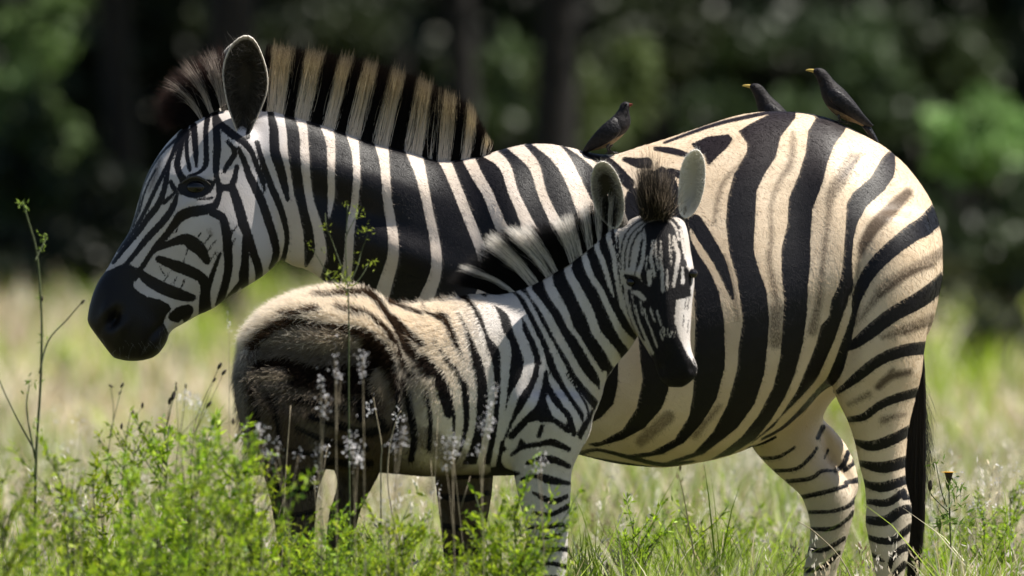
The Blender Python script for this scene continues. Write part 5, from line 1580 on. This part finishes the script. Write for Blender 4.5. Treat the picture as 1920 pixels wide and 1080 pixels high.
stalk('tall_weed', [(70, 1240), (66, 1000), (68, 850), (76, 720), (78, 600), (70, 480), (55, 420), (42, 378)], -1.7, .0042, M_STEM,
      {'twigs': [[(74, 700), (90, 640), (125, 600), (155, 565)], [(66, 490), (75, 470), (88, 445)], [(68, 850), (40, 800), (10, 740), (-10, 690)], [(66, 860), (50, 770), (55, 720)]],
       'leaves': [(43, 385, 14, .014, 5), (48, 400, 8, .012, 5), (86, 446, 14, .012, 5), (76, 466, 8, .012, 6), (76, 560, 5, .012, 4), (60, 720, 10, .02, 8), (80, 640, 5, .014, 5), (70, 800, 8, .02, 7)],
       'buds': [(155, 566, 50, .016), (79, 560, 85, .014)]}, 'tall thin green weed with a drooping tip rising at the far left', 'weed')
stalk('weed_twig', [(658, 1240), (656, 1000), (654, 760), (654, 600), (652, 540), (648, 470), (650, 430), (652, 385)], -1.55, .0024, M_STEM,
      {'twigs': [[(654, 545), (640, 500), (622, 450), (612, 425), (610, 400)], [(652, 540), (670, 500), (678, 470), (690, 440)], [(650, 545), (625, 530), (600, 490), (585, 465)], [(653, 548), (680, 515), (690, 495)], [(650, 440), (668, 405), (672, 395)], [(652, 545), (612, 515)]],
       'leaves': [(650, 534, 26, .022, 6), (636, 505, 12, .02, 6), (688, 430, 16, .014, 6), (672, 400, 16, .014, 6), (646, 384, 8, .013, 4), (612, 425, 10, .012, 5), (585, 466, 8, .012, 5), (606, 468, 6, .010, 4), (690, 497, 9, .018, 6), (622, 520, 10, .02, 8), (680, 440, 10, .012, 6), (665, 490, 7, .014, 5), (652, 560, 6, .014, 5)],
       'leafcol': (.30, .38, .05), 'slim': .22}, 'thin yellow-green twig standing before the mare neck above the foal back', 'weed')
for k, (px, top, buds, lab) in enumerate((
        (372, 690, [(412, 686, 60, .020), (420, 698, 50, .018), (402, 712, 55, .014)], 'grass stalk leaning right with dark seed heads beside the foal tail'),
        (318, 740, [(325, 742, 75, .026), (318, 752, 80, .02), (330, 728, 95, .014)], 'dark seed stalk with the fattest bud among the seed stalks'),
        (246, 770, [(249, 775, 85, .018), (228, 799, 85, .017), (262, 801, 80, .018), (267, 760, 85, .016)], 'thin stalk with four small dark buds left of the other seed stalks'),
        (215, 730, [(208, 724, -30, .013), (229, 722, 60, .015), (225, 736, 60, .012)], 'thin bent stalk with two dark grains below the mare chin'),
        (345, 720, [(348, 724, 90, .013), (330, 720, 90, .011), (392, 758, 50, .02), (437, 790, 90, .018)], 'slender stalk with scattered dark seeds between weeds and foal'))):
    y = -1.6 - .1 * k
    stalk('seed_stalk', [(px - 25, 1240), (px - 22, 1000), (px - 12, 850), (px - 2, 780), (buds[0][0], buds[0][1])], y, .0016, M_BUD if k == 0 else M_STEM, {'twigs': [[(px - 10, 820), (b[0], b[1])] for b in buds[1:]], 'buds': buds}, lab, 'grass stalk', 'seed stalks in the left foreground')
FL = [  # (foot px, [(px, py, petals, spread x, spread y)], depth)
    (490, [(486, 806, 40, 8, 6), (494, 830, 22, 6, 8), (508, 850, 10, 5, 6)], -1.5), (665, [(662, 836, 60, 8, 16), (672, 858, 40, 7, 8)], -1.45), (740, [(752, 822, 26, 8, 8), (760, 805, 16, 5, 10), (742, 840, 20, 8, 6)], -1.5),
    (850, [(850, 826, 55, 13, 8), (848, 848, 40, 10, 10), (836, 875, 14, 5, 5)], -1.4), (905, [(930, 735, 16, 3, 6), (918, 778, 50, 5, 22), (905, 800, 30, 6, 8), (898, 845, 24, 7, 6)], -1.35),
    (602, [(602, 722, 18, 4, 14), (612, 742, 12, 3, 10), (608, 772, 18, 5, 6)], -1.5), (630, [(628, 672, 20, 4, 16), (632, 700, 14, 4, 8), (640, 706, 6, 3, 3)], -1.5), (682, [(680, 670, 26, 5, 9), (680, 694, 20, 4, 8)], -1.5),
    (366, [(362, 752, 50, 12, 8), (352, 744, 20, 8, 5), (368, 768, 18, 6, 8)], -1.6), (395, [(388, 800, 14, 4, 10), (400, 820, 10, 4, 8)], -1.7), (100, [(102, 780, 12, 6, 8), (100, 840, 12, 6, 6)], -2.2), (150, [(152, 785, 14, 6, 14), (124, 835, 10, 6, 6)], -2.2),
    (140, [(140, 950, 12, 8, 8), (152, 965, 16, 10, 8)], -2.0), (540, [(520, 840, 14, 6, 8), (560, 855, 10, 6, 8), (516, 868, 8, 6, 6)], -1.5), (600, [(598, 842, 14, 5, 6), (596, 880, 14, 4, 14)], -1.5), (725, [(724, 970, 24, 6, 14), (720, 940, 12, 5, 12)], -1.7),
    (1018, [(1014, 865, 26, 6, 7), (1008, 882, 12, 5, 5)], -1.2), (1800, [(1802, 905, 14, 7, 14), (1822, 950, 14, 8, 12)], .6), (1868, [(1876, 880, 12, 5, 10), (1870, 905, 12, 6, 5), (1875, 928, 8, 5, 4)], 1.0), (1905, [(1906, 890, 12, 5, 12), (1914, 920, 12, 6, 8)], 1.3),
    (1830, [(1830, 950, 14, 10, 5), (1860, 948, 12, 10, 4)], .8), (430, [(430, 610, 12, 3, 12), (461, 612, 10, 3, 10)], 1.4)]
for k, (fx, pet, y) in enumerate(FL):
    y = y - 1.0 if y < 0 else y
    twigs = [[(fx, min(1000, p[1] + 120)), ((fx + p[0]) / 2, p[1] + 50), (p[0], p[1])] for p in pet[1:]]
    side = 'before the foal' if 470 < fx < 1030 else ('left of the foal' if fx < 470 else 'right of the mare tail')
    stalk('white_flower', [(fx + 4, 1240), (fx + 2, 1050), (fx, min(1000, pet[0][1] + 130)), (pet[0][0], pet[0][1])], y, .0014, M_DRYSTEM, {'twigs': twigs, 'petals': [(a, b, int(c * 1.3), d, e) for a, b, c, d, e in pet], 'psize': .0058},
          f'thin stalk with tiny white flowers {side}', 'flower', f'white flowers {side}')
for k, (pts, lab) in enumerate((([(800, 1240), (735, 960), (728, 860), (742, 790), (752, 770)], 'dry straw stalk with a feathery head leaning right before the foal belly'), ([(716, 1240), (714, 900), (716, 840), (706, 780), (700, 745)], 'dry straw stalk leaning left before the foal thigh'),
                                ([(520, 1240), (532, 960), (536, 880), (545, 760)], 'dry straw stalk before the foal hind leg'), ([(-30, 1000), (20, 960), (60, 985), (110, 1010)], 'bent dry straw at the left edge'), ([(1640, 1240), (1590, 1070), (1530, 1000), (1495, 978)], 'bent dry straw crossing the far hind leg of the mare'),
                                ([(955, 1240), (1000, 1000), (1030, 940)], 'pale straw leaning before the foal foreleg'))):
    stalk('straw_stalk', pts, -1.5 if k < 4 or k == 5 else -.5, .0022, M_DRYSTEM, {'petals': [(pts[-1][0] - 6, pts[-1][1] + 14, 24, 4, 12)], 'psize': .008} if k in (0, 1) else {}, lab, 'grass stalk')
r = np.random.default_rng(91)
for k in range(16):
    px = float(r.uniform(10, 1000)) if k < 11 else float(r.uniform(1120, 1900)); top = float(r.uniform(770, 930)) if k < 11 else float(r.uniform(900, 990)); y = -1.6 - .08 * (k % 7) if k < 11 else .9; ln = float(r.normal(0, 45))
    stalk('dry_stalk', [(px, 1240), (px + ln * .4, 1060), (px + ln, top)], y, .0013, M_DRYSTEM, {'twigs': [[(px + ln * .6, (top + 1060) / 2), (px + ln * .6 + float(r.normal(0, 30)), (top + 1060) / 2 - 60)]], 'petals': [(px + ln, top + 8, 12, 3, 9)] if k % 2 else [], 'psize': .006},
          'thin dead stalk sticking up out of the green weeds in front' if k < 11 else 'thin dead stalk standing in the grass behind the mare legs', 'grass stalk', 'dead stalks in the weeds' if k < 11 else 'dead stalks in the grass')
# marigold like flower by the tail
mg = stalk('wild_flower', [(1790, 1240), (1782, 1000), (1780, 940), (1779, 905)], -.1, .0030, M_STEM,
           {'twigs': [[(1775, 950), (1765, 920), (1757, 880), (1752, 860)], [(1778, 960), (1748, 930), (1744, 915)]], 'leaves': [(1790, 915, 20, .03, 9), (1775, 970, 14, .05, 12), (1795, 935, 18, .03, 10), (1757, 870, 8, .022, 6), (1770, 990, 10, .04, 12), (1812, 972, 8, .03, 10)], 'slim': .2, 'buds': [(1744, 910, 90, .03)], 'leafcol': (.13, .24, .04)}, 'single wild flower with a dark cup and orange rim beside the mare tail', 'flower')
sh = Shell(); c = np.array(W(1779, 905, -.1))
tube(sh, [c, c + [0, 0, .008], c + [0, 0, .018], c + [0, 0, .026]], [.003, .007, .009, .012], 12)
link(bpy.data.objects.new('flower_cup', np_mesh('flower_cup', np.array(sh.v), sh.f, [M_BUD])), mg)
ang = np.linspace(0, 2 * math.pi, 13, endpoint=False)
V, F = leaf_quads(np.tile(c + [0, 0, .025], (13, 1)), np.stack([np.cos(ang), np.sin(ang), .12 * np.ones(13)], 1), np.tile([0, 0, 1.0], (13, 1)), np.full(13, .022), np.full(13, .012))
me = np_mesh('petals', V, F, [M_PETAL]); add_attr(me, 'col', np.tile([.75, .38, .03, 1], (52, 1)), 'FLOAT_COLOR')
link(bpy.data.objects.new('petals', me), mg)


# ------------------------------------------------------------------ THE WOOD behind the meadow, its shade put into the leaf colours
def crown_mesh(name, c, rad, n, size, r, dark=1.0, clumps=14, hue=(.055, .095, .022)):
    """foliage: leaf-sized faces gathered in uneven clumps through a volume"""
    cc = r.normal(0, .42, (clumps, 3)) * np.array(rad); cr = r.uniform(.22, .5, clumps)
    k = r.integers(0, clumps, n)
    p = np.array(c) + cc[k] + unit(r.normal(0, 1, (n, 3))) * (r.random((n, 1)) ** .5) * (cr[k][:, None] * np.array(rad))
    L = size * r.uniform(.6, 1.5, n)
    d = unit(r.normal(0, 1, (n, 3)) + np.array([0, 0, -.3]))
    V, F = leaf_quads(p, d, unit(r.normal(0, 1, (n, 3))), L, L * .55)
    tone = r.uniform(.5, 1.5, clumps)[k][:, None] * r.uniform(.8, 1.25, (n, 1)) * dark
    col = np.array(hue)[None] * tone
    me = np_mesh(name, V, F, [M_CROWN])
    add_attr(me, 'col', np.hstack([np.repeat(col, 4, 0), np.ones((4 * n, 1))]), 'FLOAT_COLOR')
    return me


def tree(px, y, width, label, crown=(2.6, 2.0, 2.4), h=9.0, lean=0.0, n=2600, hue=(.022, .036, .012), cz=6.0, limbs=5, seed=0):
    r = np.random.default_rng(1000 + seed * 7 + int(px))
    x = at(px, y); z0 = float(ground_z(x, y)); k = (DIST + y) / DIST / PPM
    o = empty('tree', (x, y, z0)); tag(o, label, 'tree', 'trees of the wood')
    rad = width * k / 2
    sh = Shell()
    pts = [np.array([x + lean * t * h + .12 * math.sin(3 * t + seed), y, z0 - .1 + h * t]) for t in np.linspace(0, 1, 9)]
    tube(sh, pts, rad * np.array([1.5, 1.12, 1.02, 1.0, .95, .85, .7, .5, .25]), 12)
    for q in range(limbs):
        b = pts[3 + q % 5]; az = r.uniform(0, 6.28); L = r.uniform(1.2, 2.4)
        d = np.array([math.cos(az), math.sin(az) * .6, r.uniform(.4, 1.1)])
        tube(sh, [b, b + d * L * .5, b + d * L + np.array([0, 0, .3])], [rad * .5, rad * .35, rad * .12], 8)
    link(bpy.data.objects.new('trunk', np_mesh('trunk', np.array(sh.v), sh.f, [M_BARK])), o)
    link(bpy.data.objects.new('crown', crown_mesh('crown', (x + lean * h * .6, y, z0 + cz), crown, n, .16, r, hue=hue)), o)


# (px, depth, trunk width in px of the photograph, lean, label)
for k, (px, y, wd, ln, lab) in enumerate((
        (1020, 36, 78, 0.0, 'thickest straight dark trunk, standing above the mare shoulder'), (352, 34, 92, .06, 'broad dark leaning trunk behind the mare forelock'), (215, 40, 60, -.02, 'slim dark trunk at the far left of the wood'),
        (884, 40, 54, 0.0, 'thin dark trunk behind the end of the mare mane'), (1560, 52, 40, .05, 'faint blurred trunk behind the standing oxpecker'), (60, 46, 70, .03, 'dark trunk at the left edge of the wood'))):
    tree(px, y, wd, lab, lean=ln, seed=k, h=8.0, cz=5.4, crown=(2.4, 2.2, 1.9), n=3000)
r = np.random.default_rng(77)
SH = [  # shrubs of the wood's edge: px, py (centre), depth, radius px wide, high, colour (the wood's sun and shade painted in), label
    (90, 150, 44, 130, 110, (0.101, 0.147, 0.046), 'shrub in painted sunlit green at the top left of the wood'), (40, 330, 40, 110, 130, (0.017, 0.030, 0.008), 'dark bush low at the left edge of the wood'), (250, 430, 38, 160, 110, (0.012, 0.019, 0.007), 'dark bush behind the mare muzzle'),
    (100, 480, 36, 150, 60, (0.011, 0.019, 0.007), 'dark low bush at the left above the meadow'), (1150, 170, 42, 120, 90, (0.101, 0.147, 0.046), 'bush in painted sunlit green behind the first oxpecker'), (950, 180, 46, 70, 80, (0.043, 0.063, 0.023), 'green bush between two trunks above the mane end'),
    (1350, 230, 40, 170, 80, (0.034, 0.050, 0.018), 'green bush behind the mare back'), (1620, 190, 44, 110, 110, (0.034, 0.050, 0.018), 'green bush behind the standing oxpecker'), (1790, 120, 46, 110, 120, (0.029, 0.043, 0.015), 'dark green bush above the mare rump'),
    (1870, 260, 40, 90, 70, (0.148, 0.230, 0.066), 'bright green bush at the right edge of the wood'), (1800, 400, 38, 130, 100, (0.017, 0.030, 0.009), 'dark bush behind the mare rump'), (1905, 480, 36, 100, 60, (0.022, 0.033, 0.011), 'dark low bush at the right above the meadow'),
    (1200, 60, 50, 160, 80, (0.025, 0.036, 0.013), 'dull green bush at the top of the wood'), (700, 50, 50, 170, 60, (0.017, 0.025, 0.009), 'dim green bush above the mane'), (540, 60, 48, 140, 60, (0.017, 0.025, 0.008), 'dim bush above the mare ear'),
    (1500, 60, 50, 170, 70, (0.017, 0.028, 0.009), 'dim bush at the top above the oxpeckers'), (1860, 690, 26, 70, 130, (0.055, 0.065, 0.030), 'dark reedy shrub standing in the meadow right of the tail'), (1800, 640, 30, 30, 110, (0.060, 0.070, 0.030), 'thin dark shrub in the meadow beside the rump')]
for k, (px, py, y, rx, ry, hue, lab) in enumerate(SH):
    kk = (DIST + y) / DIST / PPM
    c = W(px, py, y); gz = float(ground_z(c[0], y))
    o = empty('shrub', (c[0], y, gz)); tag(o, lab, 'bush', 'shrubs of the wood')
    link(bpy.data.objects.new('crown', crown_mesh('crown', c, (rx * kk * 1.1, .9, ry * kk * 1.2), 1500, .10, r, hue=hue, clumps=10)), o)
    sh = Shell()
    for q in range(4):
        e = np.array(c) + r.normal(0, .35, 3) * np.array([rx * kk, .4, ry * kk]); b = np.array([c[0] + r.normal(0, .08), y, gz - .05])
        tube(sh, [b, (b + e) / 2 + r.normal(0, .08, 3), e], [.035, .025, .01], 6)
    link(bpy.data.objects.new('trunk', np_mesh('trunk', np.array(sh.v), sh.f, [M_BARK])), o)
# the depth of the wood: one dark mass that nobody could count
n = 56000
p = np.stack([r.uniform(-19, 19, n), r.uniform(56, 64, n), r.uniform(.5, 7.8, n)], 1)
L = r.uniform(.25, .5, n)
V, F = leaf_quads(p, unit(r.normal(0, 1, (n, 3))), unit(r.normal(0, 1, (n, 3))), L, L * .6)
me = np_mesh('woods', V, F, [M_CROWN])
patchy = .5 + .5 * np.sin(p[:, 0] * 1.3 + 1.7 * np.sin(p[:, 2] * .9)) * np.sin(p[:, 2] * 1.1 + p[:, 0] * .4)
col = np.array([.011, .017, .007])[None] * (0.5 + 1.2 * patchy[:, None]) * r.uniform(.7, 1.3, (n, 1))  # deep shade of the wood put into near-black leaf colours
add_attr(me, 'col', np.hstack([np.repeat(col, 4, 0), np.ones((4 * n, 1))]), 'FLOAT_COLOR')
tag(link(bpy.data.objects.new('woods', me)), 'dark blurred mass of foliage deep in the wood', 'wood', kind='stuff')
